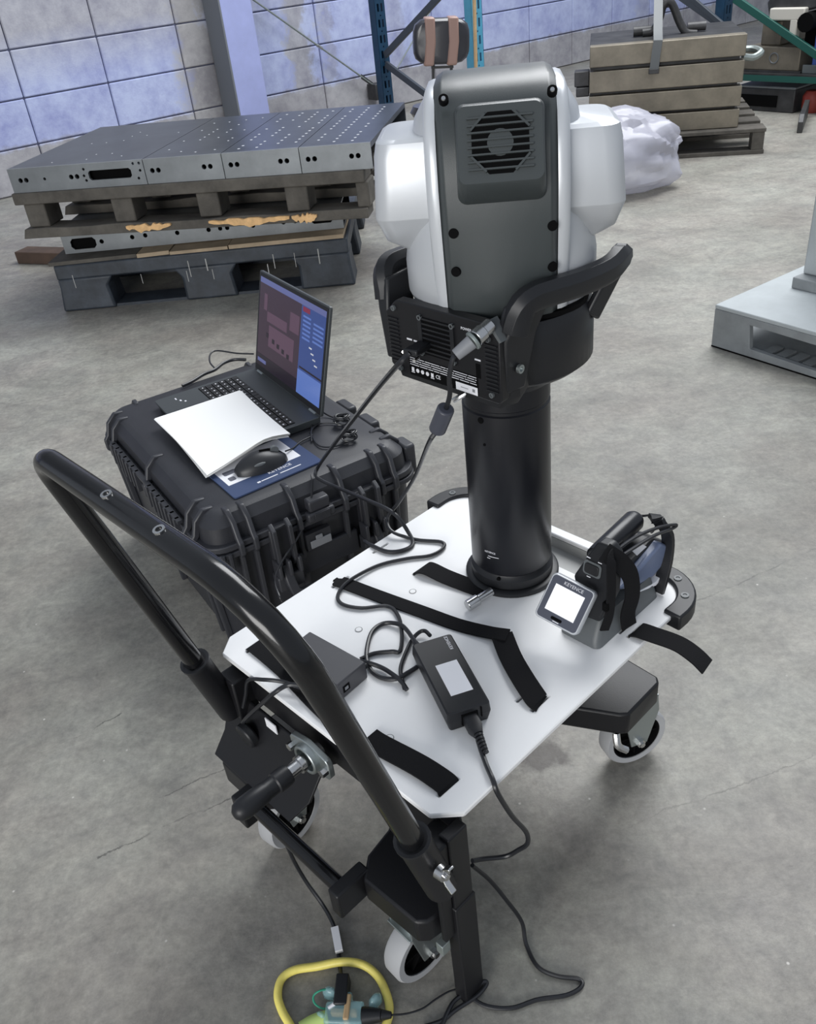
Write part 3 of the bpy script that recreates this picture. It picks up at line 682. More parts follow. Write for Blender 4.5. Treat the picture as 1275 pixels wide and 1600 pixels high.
b = MB(CF); b.loft([rr3(X0-.012, X1+.012, Y0-.012, Y1+.012, .05, .258), rr3(X0-.012, X1+.012, Y0-.012, Y1+.012, .05, .270)]); b.loft([rr3(X0-.010, X1+.010, Y0-.010, Y1+.010, .05, .273), rr3(X0-.010, X1+.010, Y0-.010, Y1+.010, .05, .286)]); b.build('rim', M['case2'], cs, bevel=.002)
# paired ribs wrapping lid and base
def rib(par, p_side, axis, sgn):
    # profile runs from the floor up the side, over the lid shoulder
    b = MB(CF); w = .0055
    if axis == 'y':   # on faces y=Y0 / Y1, at x = p_side
        yb = Y0 if sgn < 0 else Y1
        prof = [(yb-sgn*-.004 if False else yb+sgn*(-.010), .02), (yb+sgn*.004, .252), (yb+sgn*.013, .262), (yb+sgn*.013, .284), (yb+sgn*.004, .294), (yb-sgn*.004, .322), (yb-sgn*.022, ZT-.001), (yb-sgn*.042, ZT-.004)]
        pts = [(p_side, y, z) for y, z in prof]
        ups = [(0, sgn, 0)]*5+[(0, sgn, .3), (0, sgn*.6, 1), (0, 0, 1)]
    else:
        xb = X0 if sgn < 0 else X1
        prof = [(xb+sgn*(-.010), .02), (xb+sgn*.004, .252), (xb+sgn*.013, .262), (xb+sgn*.013, .284), (xb+sgn*.004, .294), (xb-sgn*.004, .322), (xb-sgn*.022, ZT-.001), (xb-sgn*.042, ZT-.004)]
        pts = [(x, p_side, z) for x, z in prof]
        ups = [(sgn, 0, 0)]*5+[(sgn, 0, .3), (sgn*.6, 0, 1), (0, 0, 1)]
    b.sweep(pts, [(-w, -.008), (w, -.008), (w, .006), (-w, .006)], ups); b.build('rib', M['case2'], par, bevel=.003)
for x in (.395, .425, .520, .625, .712, .745): rib(cs, x, 'y', -1)
for y in (1.395, 1.435, 1.665, 1.90, 1.94): rib(cs, y, 'x', -1)
for y in (1.395, 1.435, 1.90, 1.94): rib(cs, y, 'x', 1)
for x in (.42, .72): rib(cs, x, 'y', 1)
b = MB(CF)      # hinge teeth along the left side
y = 1.47
while y < 1.88:
    if abs(y-1.665) > .03: b.box(X0-.020, X0-.006, y, y+.008, .248, .298)
    y += .027
b.box(X0-.016, X0-.004, 1.46, 1.89, .290, .298)
b.build('hinge', M['case2'], cs, bevel=.001)
b = MB(CF)
for a in range(5):
    t = R(200+18*a); b.cyl((X0+.03+.04*math.cos(t)*1.1, Y0+.03+.04*math.sin(t)*1.1, .23), (X0+.03+.04*math.cos(t)*1.1, Y0+.03+.04*math.sin(t)*1.1, .272), .004, n=6)
b.build('corner_teeth', M['case2'], cs)
DZ = .034
for xc in (.475, .675):
    lt = MB(CF); lt.box(xc-.022, xc+.022, Y0-.014, Y0+.004, .170+DZ, .285); lt = lt.build('latch', M['case'], cs, bevel=.004)
    for k in (-.017, .017):
        b = MB(CF); b.sweep([(xc+k, Y0-.012, .160+DZ), (xc+k, Y0-.026, .18+DZ), (xc+k, Y0-.026, .255+DZ), (xc+k, Y0-.012, .262+DZ)], [(-.0045, -.006), (.0045, -.006), (.0045, .006), (-.0045, .006)], (0, -1, .01)); b.build('latch_rail', M['case2'], lt, bevel=.002)
b = MB(CF); b.box(.535, .595, Y0-.024, Y0-.004, .235+DZ, .255+DZ); b.box(.542, .588, Y0-.020, Y0+.004, .255+DZ, .280+DZ); b.build('pressure_valve', M['case2'], cs, bevel=.004)
b = MB(CF); b.box(.548, .582, Y0-.027, Y0-.0245, .2355+DZ, .254+DZ); b.build('valve_grille', M['case'], cs, bevel=.001)
b = MB(CF); b.box(.525, .580, Y0-.016, Y0-.003, .170+DZ, .208+DZ); b.build('tag_mount', M['case'], cs)
b = MB(CF); b.box(.532, .578, Y0-.0195, Y0-.0162, .174+DZ, .191+DZ); b.box(.545, .560, Y0-.0195, Y0-.0162, .191+DZ, .200+DZ); b.build('name_tag', M['tag'], cs, bevel=.001)
hd = MB(CF); hp = [(.470, Y0-.014, .165+DZ), (.470, Y0-.030, .130+DZ), (.474, Y0-.036, .108+DZ), (.488, Y0-.038, .098+DZ), (.662, Y0-.038, .098+DZ), (.676, Y0-.036, .108+DZ), (.680, Y0-.030, .130+DZ), (.680, Y0-.014, .165+DZ)]
hd.sweep(hp, [(-.010, -.008), (.010, -.008), (.010, .008), (-.010, .008)], (0, -1, .001)); hd = hd.build('carry_handle', M['case2'], cs, bevel=.004)
for xc in (.475, .675):
    for k in (-.022, 0, .022): b = MB(CF); b.box(xc+k-.004, xc+k+.004, Y0-.036, Y0-.004, .145+DZ, .182+DZ); b.build('hinge_tooth', M['case2'], cs, bevel=.003)
    b = MB(CF); b.box(xc-.028, xc+.028, Y0-.026, Y0+.004, .110+DZ, .145+DZ); b.build('handle_bracket', M['case2'], cs, bevel=.003)
b = MB(CF); b.box(.505, .645, Y0-.006, Y0+.008, .11+DZ, .165+DZ); b.build('handle_recess', M['case'], cs, bevel=.004)
for ya, yb_ in ((1.36, 1.41), (1.50, 1.56), (1.60, 1.66)): b = MB(CF); b.box(X1-.005, X1+.022, ya, yb_, .25, .32); b.build('side_latch', M['case2'], cs, bevel=.006)

# ------------------------------------------------------------------ laptop
zc = ZT+.0015
LF = RZ(28.8)                       # hinge direction = local -y .. +y
LFI = LF.inverted()
hL = LFI @ at(391, 577, zc+.018); hR = LFI @ at(496, 653, zc+.018)
lx = (hL.x+hR.x)/2; y1 = hL.y; y0 = hR.y
lp = thing('laptop', 'dark grey laptop with screen open on top of the black case', 'laptop', LF @ Matrix.Translation((lx-.12, (y0+y1)/2, ZT)))
fx = (LFI @ at(243, 629, zc+.018)).x
b = MB(LF); b.loft([[(x, y, zc) for x, y in rrect(fx+.006, lx+.012, y0+.003, y1-.003, .008, 3)], [(x, y, zc+.018) for x, y in rrect(fx, lx+.012, y0, y1, .008, 3)]]); b.build('base', M['laptop'], lp, bevel=.0015)
kz = zc+.0182
b = MB(LF); kx0, kx1 = fx+.105, lx-.045; b.box(kx0, kx1, y0+.012, y1-.014, kz-.0005, kz); b.build('key_tray', M['hole'], lp)
nr, nc = 6, 19; kb = None; kw = (kx1-kx0)/nr; kh = (y1-y0-.026)/nc
for i in range(nr):
    for j in range(nc):
        b = MB(LF); x = kx0+i*kw+.0012; y = y0+.012+j*kh+.001; yy = y+kh-.002
        if i == 0 and 6 < j < 12:
            if j != 7: continue
            yy = y+kh*5-.002
        b.box(x, x+kw-.0024, y, yy, kz, kz+.0016); b.build('key', M['key'], lp, smooth=0)
b = MB(LF)
for i in range(nr):
    for j in range(nc):
        if random.random() < .75:
            x = kx0+i*kw+kw*.45; y = y0+.012+j*kh+kh*.4; s_ = random.uniform(.0012, .0022)
            b.box(x, x+s_*1.6, y, y+s_*2.2, kz+.0016, kz+.0019)
o = b.build('key_legend', M['ink'], lp, smooth=0); o['kind'] = 'stuff'
ym = (y0+y1)/2+.03
b = MB(LF); b.box(fx+.016, fx+.090, ym-.055, ym+.055, kz-.001, kz+.0004); b.build('touchpad', mat('touchpad_grey', rgb(46, 44, 54), .25), lp)
b = MB(LF); b.box(fx+.042, fx+.045, y1-.035, y1-.025, kz, kz+.0004); b.box(fx+.048, fx+.052, y1-.05, y1-.042, kz, kz+.0004); b.box(fx+.056, fx+.06, y1-.06, y1-.054, kz, kz+.0004); b.build('sticker_mark', M['ink'], lp)
# screen leaning back
TLp, TRp = V((405, 422)), V((517, 490))
def lidpoint(tilt, L_): return (lx+.010+L_*math.sin(tilt), zc+.018+L_*math.cos(tilt))
SL = .240; TILT = R(15)
SMx = LF @ Matrix.Translation((lx+.010, 0, zc+.016)) @ Matrix.Rotation(TILT, 4, 'Y')     # local z runs up the lid, -x faces user
lid = MB(SMx); lid.loft([[(0, y, z) for y, z in rrect(y0, y1, 0, SL, .006, 3)], [(.007, y, z) for y, z in rrect(y0, y1, 0, SL, .006, 3)]]); lid = lid.build('screen_lid', M['laptop'], lp, bevel=.001)
b = MB(SMx); b.box(-.0008, 0, y0+.004, y1-.004, .004, SL-.004); b.build('bezel', M['key'], lid)
def emat(name, col, s=1.0): return mat(name, (col[0]*.15, col[1]*.15, col[2]*.15, 1), .25, emit=(col, s))
sy0, sy1, sz0, sz1 = y0+.010, y1-.010, .018, SL-.012
E1 = emat('screen_dark_image', rgb(52, 40, 52)); E2 = emat('screen_blue_pane', rgb(48, 66, 118)); E3 = emat('screen_title_bar', rgb(84, 90, 134)); E4 = emat('screen_rose', rgb(80, 60, 76)); E5 = emat('screen_light_blue', rgb(82, 106, 168)); E6 = emat('screen_darker', rgb(30, 24, 34)); E7 = emat('screen_red', rgb(110, 36, 60))
def scr(ya, yb, za, zb, m_, nm_, lay=1):
    b = MB(SMx); b.box(-.0009-.0002*lay, -.0009, sy1-(sy1-sy0)*yb, sy1-(sy1-sy0)*ya, sz0+(sz1-sz0)*za, sz0+(sz1-sz0)*zb); return b.build(nm_, m_, lid, smooth=0)
# ya/yb run from the viewer's left to right
scr(0, .66, 0, .94, E1, 'camera_view'); scr(.66, 1, 0, .94, E2, 'settings_pane'); scr(0, 1, .94, 1, E3, 'title_bar')
for (a, c_, z0_, z1_) in ((.14, .46, .55, .66), (.50, .64, .60, .80), (.18, .58, .28, .52), (.08, .13, .66, .84)): scr(a, c_, z0_, z1_, E4, 'image_patch', 2)
for (a, c_, z0_, z1_) in ((0, .66, 0, .14), (.24, .28, .34, .39), (.32, .36, .32, .37), (.40, .44, .30, .35), (.48, .52, .28, .33), (.14, .18, .37, .42)): scr(a, c_, z0_, z1_, E6, 'image_shadow', 3)
scr(.02, .16, .05, .09, E3, 'status_text', 4)
scr(.68, .78, .88, .93, E7, 'red_button', 2); scr(.68, 1, .28, .30, E6, 'pane_divider', 2); scr(.66, 1, 0, .26, E5, 'lower_pane', 2)
for i in range(6): scr(.69, .80, .60+i*.045, .62+i*.045, E5, 'menu_row', 2)
for i in range(5): scr(.84, .98, .62+i*.045, .64+i*.045, E5, 'menu_row', 2)
for i in range(4): scr(.80+.03*i, .84+.03*i, .54-.05*i, .555-.05*i, M['ink'], 'value_text', 2)
for ya_ in (y1-.05, y0+.02): b = MB(LF); b.cyl((lx+.010, ya_, zc+.016), (lx+.010, ya_+.03, zc+.016), .005, n=10); b.build('hinge', M['zinc'], lp)

# mouse board, mouse, papers
zb = ZT+.0005
bdq = [at(330, 715, zb+.003), at(367, 779, zb+.003), at(504, 720, zb+.003), at(450, 655, zb+.003)]
BM = Matrix.Translation(((bdq[0]+bdq[2])/2).xy.to_3d()+V((0, 0, ZT)))
ex = (bdq[2]-bdq[1]).normalized(); ey = V((-ex.y, ex.x, 0)); Lx = (bdq[2]-bdq[1]).length; Ly = .155
BO = basis(V((bdq[1].x, bdq[1].y, ZT+.001)), ex, ey, V((0, 0, 1)))
bo = thing('mouse_mat', 'navy printed board under the mouse on top of the case', 'mouse mat', BO)
b = MB(BO); b.prism(rrect(0, Lx, 0, Ly, .006, 3), 0, .003); b.build('board', M['navy'], bo)
b = MB(BO); b.box(.012, Lx-.022, .050, Ly-.004, .003, .0034); b.build('white_panel', M['label'], bo)
DG = mat('grey_print', rgb(96, 98, 108), .6)
random.seed(5)
for k, (px, py, w_, h_) in enumerate(((.022, .088, .028, .016), (.022, .062, .014, .016), (.045, .066, .020, .010), (.08, .056, .012, .008), (.105, .058, .018, .010), (.135, .062, .014, .010), (.162, .070, .020, .012), (.17, .10, .018, .012), (.15, .12, .03, .010))):
    if px+w_ < Lx-.03: b = MB(BO); b.prism(rrect(px, px+w_, py, py+h_, .003, 2), .0034, .0037); b.cyl((px+w_*.5, py+h_*.5, .0034), (px+w_*.5, py+h_*.5, .0039), h_*.32, n=10); b.build('product_picture', DG, bo)
text('brand_print', 'KEYENCE', .0125, BO @ Matrix.Translation((Lx*.60, .036, .0031)), M['ink'], bo)
b = MB(BO); b.box(Lx*.30, Lx*.335, .0165, .0215, .003, .0034); b.box(Lx*.345, Lx*.53, .0178, .0205, .003, .0034); b.box(Lx*.56, Lx*.80, .0178, .0205, .003, .0034); b.build('caption_print', M['ink'], bo)
# mouse
mc0 = at(366, 733, zb+.018); mc1 = at(446, 706, zb+.018); mx_ = (mc1-mc0); ml = mx_.length*.98; mxn = mx_.normalized(); myn = V((-mxn.y, mxn.x, 0))
MM_ = basis(V(((mc0.x+mc1.x)/2, (mc0.y+mc1.y)/2, ZT+.0045)), mxn, myn, V((0, 0, 1)))
ms = thing('computer_mouse', 'black wired computer mouse resting on the navy board', 'mouse', MM_)
rings = []
for j in range(15):
    t = j/14; x = (t-.5)*ml; w_ = .031*math.sin(math.pi*min(max(t*.94+.03, 0), 1))**.45; hgt_ = .034*math.sin(math.pi*(t*.86+.08))**.7
    rings.append([(x, w_*math.cos(a), max(0, hgt_*math.sin(a))) if math.sin(a) > 0 else (x, w_*math.cos(a), 0) for a in [2*math.pi*i/20 for i in range(20)]])
b = MB(MM_); b.loft(rings); b.build('shell', M['mouse'], ms, smooth=60)
b = MB(MM_); b.sweep([(ml*.02, .0, .036), (ml*.2, .0, .033), (ml*.36, 0, .0245), (ml*.47, 0, .012)], [(-.0012, -.002), (.0012, -.002), (.0012, .0012), (-.0012, .0012)]); b.build('button_seam', M['hole'], ms)
b = MB(MM_); b.cyl((ml*.30, -.004, .027), (ml*.30, .004, .027), .009, n=14); b.build('scroll_wheel', M['dgrey'], ms)
b = MB(MM_); b.sphere((-.008, -.0245, .019), .013, .003, .0035, n=10); b.build('side_button', M['dgrey'], ms)
# papers: three slightly fanned sheets, front edge lifted by the mouse
zp = zc+.0222
pc = [at(242, 655, zp), at(375, 611, zp), at(452, 676, zp+.01), at(322, 737, zp)]
ppr = thing('paper_stack', 'blank white sheets of paper lying across laptop and mouse', 'paper', Matrix.Translation((sum(pc, V())/4).xy.to_3d()+V((0, 0, zp))))
for s in range(4):
    b = MB(); n = 10; rot_ = RZ((-1.2, .4, 1.0, 0)[s], (0, 0, 0)); cen = sum(pc, V())/4; g = []
    for i in range(n+1):
        for j in range(n+1):
            u, v = i/n, j/n; p = (pc[0]*(1-u)*(1-v)+pc[1]*u*(1-v)+pc[2]*u*v+pc[3]*(1-u)*v)
            p = cen+(rot_ @ (p-cen)); p.z = zp+.0006*s
            p.z += (.016*math.exp(-((u-.72)/.28)**2)*v**2.2) + (-.012*(v**3)*max(0, .35-u)*2.5 if True else 0)
            if s < 3: p.z -= .004*v*v*(3-s)*.35; 
            g.append(p)
    fs = [(i*(n+1)+j, (i+1)*(n+1)+j, (i+1)*(n+1)+j+1, i*(n+1)+j+1) for i in range(n) for j in range(n)]
    m_ = len(g); vs = g+[p+V((0, 0, .0003)) for p in g]; fs2 = fs+[tuple(m_+q_ for q_ in f[::-1]) for f in fs]
    b.add(vs, fs2); b.build('sheet', M['paper'], ppr, smooth=80)
# cables around laptop
zc2 = ZT+.004
def cable(name, pts, r, mtl, label, cat='cable', n=8, sm=7, lift=0):
    P_ = [p if isinstance(p, Vector) else at(*p) for p in pts]
    o_ = V((P_[0].x, P_[0].y, P_[0].z)); return solid(name, MB().tube(P_, r, n, smooth=sm), mtl, label, cat, Matrix.Translation(o_))
eb = thing('cable_bundle', 'thin black cable wound in two small coils right of the laptop', 'cable', Matrix.Translation(at(540, 670, ZT)))
for (cx, cy) in ((534, 657), (545, 682)):
    c_ = at(cx, cy, zc2+.008); P_ = []
    random.seed(cx)
    for i in range(90):
        a = i*2*math.pi/13; rr = .015+.003*math.sin(i*.7); P_.append(c_+V((rr*math.cos(a), rr*.75*math.sin(a), .008*math.sin(i*.31)+.003)))
    b = MB(); b.tube(P_, .0016, 5, smooth=2); b.build('coil', M['cable'], eb)
b = MB(); b.tube([at(498, 640, zc2+.01), at(515, 650, zc2), at(530, 655, zc2)], .0018, 6, smooth=5); b.tube([at(545, 690, zc2), at(520, 698, zc2), at(498, 696, zc2), at(487, 678, zc2), at(489, 655, zc2+.004)], .0018, 6, smooth=6)
b.tube([at(487, 690, zc2), at(487, 672, zc2+.004), at(500, 662, zc2), at(530, 662, zc2), at(537, 668, zc2)], .0018, 6, smooth=6); b.build('lead', M['cable'], eb)
cable('signal_cable', [(396, 553, zc2+.01), (370, 552, zc2+.004), (340, 548, zc2), (329, 553, zc2), (328, 566, zc2), (338, 578, zc2)], .0022, M['cable'], 'thin black cord looping out behind the laptop hinge')
cable('power_lead', [(384, 562, zc2+.003), (366, 562, zc2+.003), (350, 567, zc2+.003), (335, 578, zc2+.003), (318, 585, zc2+.003), (300, 596, zc2+.003), (285, 603, zc2+.003)], .0042, M['cable'], 'thick black power lead along the far edge of the case lid')
b = MB(); b.tube([at(446, 705, zb+.012), at(458, 700, zb+.006), at(470, 690, zb+.005), at(487, 681, zb+.005), at(484, 676, zb+.005)], .0018, 8, smooth=7); b.build('cord', M['cable'], ms)

# ================================================================== TROLLEY
ZD = .37
tr_ = thing('equipment_trolley', 'white topped equipment trolley with black push handle and castors', 'trolley', TF @ Matrix.Translation((.67, .69, 0)))
xm, xM, yb0, yb1 = .402, .944, .457, .925
def corner(cx, cy, r, a0, a1, n=8): return [(cx+r*math.cos(R(a0+(a1-a0)*i/n)), cy+r*math.sin(R(a0+(a1-a0)*i/n))) for i in range(n+1)]
out = [(xm, yb0+.028), (xm+.028, yb0)]+corner(xM-.06, yb0+.06, .06, -90, 0)+corner(xM-.06, yb1-.06, .06, 0, 90)+[(xm+.028, yb1), (xm, yb1-.022)]
holes = []
def slot(xc, yc, w=.034, t=.0035): holes.append([(xc-w/2, yc-t/2), (xc+w/2, yc-t/2), (xc+w/2, yc+t/2), (xc-w/2, yc+t/2)])
slots = [(.444, .495), (.444, .877), (.617, .495), (.620, .892), (.722, .814), (.808, .479), (.808, .493), (.722, .908), (.617, .520)]
for q_ in slots: slot(*q_)
tray = [(.862, .55), (.926, .55), (.926, .83), (.862, .83)]
holes.append(tray)
b = MB(TF); b.plate(out, holes, ZD-.008, ZD); top = b.build('table_top', M['white'], tr_, bevel=.0015, seg=1)
b = MB(TF); b.box(.858, .930, .546, .834, ZD-.03, ZD-.026); b.box(.858, .862, .546, .834, ZD-.03, ZD-.008); b.box(.926, .930, .546, .834, ZD-.03, ZD-.008); b.box(.862, .926, .546, .55, ZD-.03, ZD-.008); b.box(.862, .926, .83, .834, ZD-.03, ZD-.008); b.build('recessed_tray', M['wgrey'], tr_)
b = MB(TF); b.box(xm+.012, xm+.018, yb0+.030, yb1-.014, .295, ZD-.008); b.box(xm+.018, xM-.10, yb0+.10, yb0+.106, .315, ZD-.008); b.box(xm+.018, xM-.10, yb1-.106, yb1-.10, .315, ZD-.008); b.box(xm+.03, .855, yb0+.03, yb1-.03, ZD-.013, ZD-.0085)
b.build('deck_frame', M['blackp'], tr_, bevel=.001)
for (sx, sy) in ((.675, .785), (.563, .785), (.451, .602), (.563, .602), (.835, .60), (.675, .602)):
    b = MB(TF); b.lathe([(.0058, ZD-.0005), (.0058, ZD+.0005)], 20, Matrix.Translation((sx, sy, 0))); q_ = b.build('screw', mat('screw_grey', rgb(150, 150, 150), .5) if 'screw_grey' not in bpy.data.materials else bpy.data.materials['screw_grey'], tr_)
    b = MB(TF); b.lathe([(.0044, ZD+.0004), (.0044, ZD+.0008)], 20, Matrix.Translation((sx, sy, 0))); b.build('screw_face', M['white'], q_)
# bumpers
for cy, s in ((yb0, 1), (yb1, -1)):
    c_ = cy+s*.058; pth = [(.865, cy-s*.001)]+[(.886+.060*math.sin(R(a)), c_-s*.060*math.cos(R(a))) for a in range(0, 91, 10)]+[(.946, cy+s*.085)]
    bm_ = MB(TF); bm_.sweep([(x, y, ZD-.006) for x, y in pth], [(-.014, -.014), (.014, -.014), (.014, .012), (-.014, .012)]); bm_ = bm_.build('corner_bumper', M['plastic'], tr_, bevel=.003)
    for a in (25, 65):
        x, y = .886+.058*math.sin(R(a)), c_-s*.058*math.cos(R(a)); b = MB(TF); b.lathe([(.006, ZD+.0055), (.006, ZD+.0075), (.003, ZD+.0075), (.003, ZD+.0065)], 12, Matrix.Translation((x, y, 0))); b.build('bumper_screw', M['dgrey'], bm_)
# straps
def strap(pts, w, nm='strap', par=None, t=.0012, ups=None, M_=None):
    b = MB(M_ if M_ is not None else TF); P_ = catmull(pts, 5)
    n_ = len(P_)
    b.sweep(P_, [(-w/2, -t), (w/2, -t), (w/2, t), (-w/2, t)], ups or (0, 0, 1)); return b.build(nm, M['strap'], par or tr_)
e = ZD+.0022; e0 = ZD-.001
strap([(.444, .8785, e0), (.444, .872, e+.001), (.441, .80, e), (.430, .72, e+.002), (.425, .66, e)], .031)
strap([(.444, .4935, e0), (.444, .501, e+.002), (.441, .54, e+.004), (.434, .60, e+.001), (.433, .622, e)], .031)
strap([(.619, .8935, e0), (.619, .886, e+.001), (.632, .82, e), (.648, .74, e), (.660, .68, e), (.672, .635, e+.003), (.678, .612, e+.007), (.682, .602, e+.008)], .024)
strap([(.617, .4935, e0), (.617, .502, e+.003), (.632, .535, e+.005), (.655, .575, e+.003), (.680, .612, e+.006)], .031)
strap([(.722, .8155, e0), (.722, .808, e+.004), (.724, .795, e+.007), (.729, .765, e+.003), (.738, .715, e+.001), (.741, .700, e+.001)], .031)
strap([(.808, .4775, e0), (.808, .472, e+.003), (.812, .452, e+.003), (.822, .42, e-.002), (.826, .395, e-.012), (.828, .378, e-.024)], .031)
# chassis: corner plates over the castors, joined by a central spine
def cplate(pxs, extra, nm='corner_plate', z=.202, t=.044):
    pl = [tl(px, py, z) for px, py in pxs]; pl = [(p_.x, p_.y) for p_ in pl]+extra
    b = MB(TF); b.prism(pl, z-t, z); return b.build(nm, M['blackp'], tr_, bevel=.004)
cplate([(567, 1374), (649, 1442), (668, 1441), (692, 1424)], [(.470, .500), (.52, .560), (.56, .640), (.50, .655), (.43, .610), (.385, .602)])
cplate([(968, 1117), (983, 1116), (1030, 1067), (1028, 1057), (977, 1027)], [(.860, .60), (.74, .66), (.70, .64), (.755, .575)])
b = MB(TF); b.prism([(.345, .800), (.365, .782), (.46, .79), (.56, .72), (.60, .76), (.50, .88), (.46, .902), (.365, .902), (.345, .885)], .158, .202); b.build('corner_plate', M['blackp'], tr_, bevel=.004)
b = MB(TF); b.prism([(.895, .885), (.875, .902), (.79, .902), (.77, .85), (.70, .75), (.74, .71), (.86, .80), (.895, .82)], .158, .202); b.build('corner_plate', M['blackp'], tr_, bevel=.004)
b = MB(TF); b.box(.50, .77, .62, .76, .160, .200); b.build('centre_spine', M['blackp'], tr_, bevel=.004)
b = MB(TF); b.box(.55, .72, .64, .74, .20, .358); b.build('lift_column', M['blackp'], tr_, bevel=.004)
b = MB(TF); b.tube([(.335, .600, .188), (.335, .800, .188)], .011, 14); b.build('foot_bar', M['gloss'], tr_)
b = MB(TF); b.box(.316, .372, .584, .604, .155, .203); b.build('bar_bracket', M['blackp'], tr_, bevel=.003)
b = MB(TF); b.box(.316, .36, .795, .82, .150, .205); b.build('bar_bracket', M['blackp'], tr_, bevel=.003)
# left cover plate below the deck (houses the clamp)
PL = [tx(372, 1118, .405), tx(380, 1180, .385), tx(368, 1190, .36), tx(396, 1262, .33)]
b = MB(TF)
b.loft([[(.404, .925-.01, .295), (.404, .69, .295), (.409, .69, .295), (.409, .915, .295)], [(.372, .905, .235), (.372, .70, .235), (.377, .70, .235), (.377, .905, .235)], [(.345, .905, .203), (.345, .72, .203), (.350, .72, .203), (.350, .905, .203)]])
b.build('front_cover', M['blackp'], tr_, bevel=.002)
b = MB(TF); b.cyl((.386, .845, .262), (.372, .845, .262-.002), .020, n=20); b.build('knob', M['plastic'], tr_, bevel=.003)
b = MB(TF); b.box(.397, .3985, .79, .815, .285, .302); b.build('white_sticker', M['label'], tr_)
# clamp lever
cz_ = .315; cy_ = .700
FM = TF @ Matrix.Translation((.398, cy_, cz_)) @ Matrix.Rotation(R(-90), 4, 'Y')
b = MB(FM); rr_ = [(.040*math.cos(t)*(1.0 if abs(math.cos(t)) > .8 else .72)*1., .023*math.sin(t)*1.35) for t in [2*math.pi*i/28 for i in range(28)]]
pl_ = [(.012, -.040), (.018, -.036), (.024, -.012), (.026, 0), (.024, .012), (.018, .036), (.012, .040), (-.012, .040), (-.018, .036), (-.024, .012), (-.026, 0), (-.024, -.012), (-.018, -.036), (-.012, -.040)]
fl = MB(FM); fl.plate(pl_, [circ(0, 0, .016, 20)], 0, .009); fl.lathe([(.017, .0), (.023, .0), (.022, .018), (.017, .018), (.017, 0)], 24); fl = fl.build('pivot_flange', M['zinc'], tr_, bevel=.0015)
b = MB(FM); b.cyl((0, .034, .009), (0, .034, .018), .006, n=6); b.cyl((0, -.034, .009), (0, -.034, .018), .006, n=6); b.build('flange_bolt', M['chrome'], fl)
b = MB(FM); b.lathe([(.0095, -.01), (.0095, .060)], 18); b.lathe([(.0125, .022), (.0125, .028)], 18); b.build('lever_shaft', M['chrome'], tr_)
b = MB(FM); b.lathe([(.0135, .045), (.0145, .05), (.0145, .066), (.0125, .068), (.0125, .082), (.0135, .084), (.0145, .10), (.0145, .118), (.012, .126), (.006, .131), (.001, .132)], 22); b.build('lever_grip', M['plastic'], tr_)
# push handle
yl, yr = .893, .463
def leg_(t, y): return V((.256+(.380-.256)*t, y, .778+(.30-.778)*t))
path = [leg_(1, yr), leg_(.5, yr), leg_(.26, yr)]
c0_ = leg_(0, yr); rb_ = .100; dirL = (leg_(1, yr)-leg_(0, yr)).normalized()
for i in range(1, 9):
    a = R(90*i/8); path.append(c0_+dirL*rb_*(1-math.sin(a))+V((0, rb_*(1-math.cos(a)), 0)))
c1_ = leg_(0, yl); rb2 = .045
path.append(V(((c0_.x+c1_.x)/2, (yl+yr)/2, c0_.z)))
for i in range(0, 9):
    a = R(90*i/8); path.append(c1_+dirL*rb2*(1-math.cos(a))-V((0, rb2*(1-math.sin(a)), 0)))
path += [leg_(.3, yl), leg_(.6, yl), leg_(1, yl)]
hb = MB(TF); hb.tube(path, .0138, 20); hb = hb.build('push_handle', M['gloss'], tr_, smooth=60)
for q_ in ((149, 748), (231, 801)):
    p_ = tx(q_[0], q_[1], c0_.x-.008); p_ = V((c0_.x-.003, p_.y, c0_.z+.0133))
    b = MB(TF @ Matrix.Translation(p_) @ Matrix.Rotation(R(-12), 4, 'Y')); b.lathe([(.0058, -.002), (.0058, .0016), (.0034, .0016), (.0034, -.001)], 16); b.build('screw_ring', M['chrome'], hb)
for y_ in (yl, yr):
    p_ = leg_(.80, y_); q_ = leg_(1.06, y_)
    sk = MB(TF); sk.tube([p_, q_], .0195, 20); sk = sk.build('handle_socket', M['blackp'], tr_, bevel=.002)
    b = MB(TF); pr = leg_(.80, y_); b.tube([pr, pr+dirL*.004], .0215, 20); b.build('socket_lip', M['plastic'], sk)
    b = MB(TF); s = 1 if y_ < .6 else -1; b.box(.385, .42, y_-.006, y_+.03*s if s > 0 else y_+.006, .27, .345) if s > 0 else b.box(.385, .42, y_-.03, y_+.006, .27, .345); b.build('socket_bracket', M['blackp'], tr_, bevel=.003)
wbp = leg_(.90, yr)+V((0, -.021, 0))
WM_ = TF @ Matrix.Translation(wbp) @ Matrix.Rotation(R(90), 4, 'X')
wb = MB(WM_); wb.lathe([(.004, 0), (.004, .016)], 10); wb.lathe([(.009, .002), (.008, .012)], 14); wb = wb.build('wing_bolt', M['chrome'], tr_)
for s in (1, -1):
    b = MB(WM_); b.sweep([(0, s*.004, .008), (0, s*.014, .013), (0, s*.022, .022)], [(-.0015, -.003), (.0015, -.003), (.0015, .005), (-.0015, .005)], (1, 0, 0)); b.build('wing', M['chrome'], wb, bevel=.001)
# support leg at the near corner
lg = MB(TF); lg.box(.3985, .430, .454, .4705, .012, .352); lg = lg.build('support_leg', M['blackp'], tr_, bevel=.002)
b = MB(TF); b.box(.3965, .432, .452, .4725, .0, .22); b.build('leg_sleeve', M['blackp'], lg, bevel=.002)
b = MB(TF); b.box(.380, .398, .458, .466, .165, .30); b.build('leg_bracket', M['blackp'], tr_, bevel=.002)
b = MB(TF); b.box(.376, .390, .462, .474, .135, .155); b.build('leg_clip', M['galv'], tr_, bevel=.001)
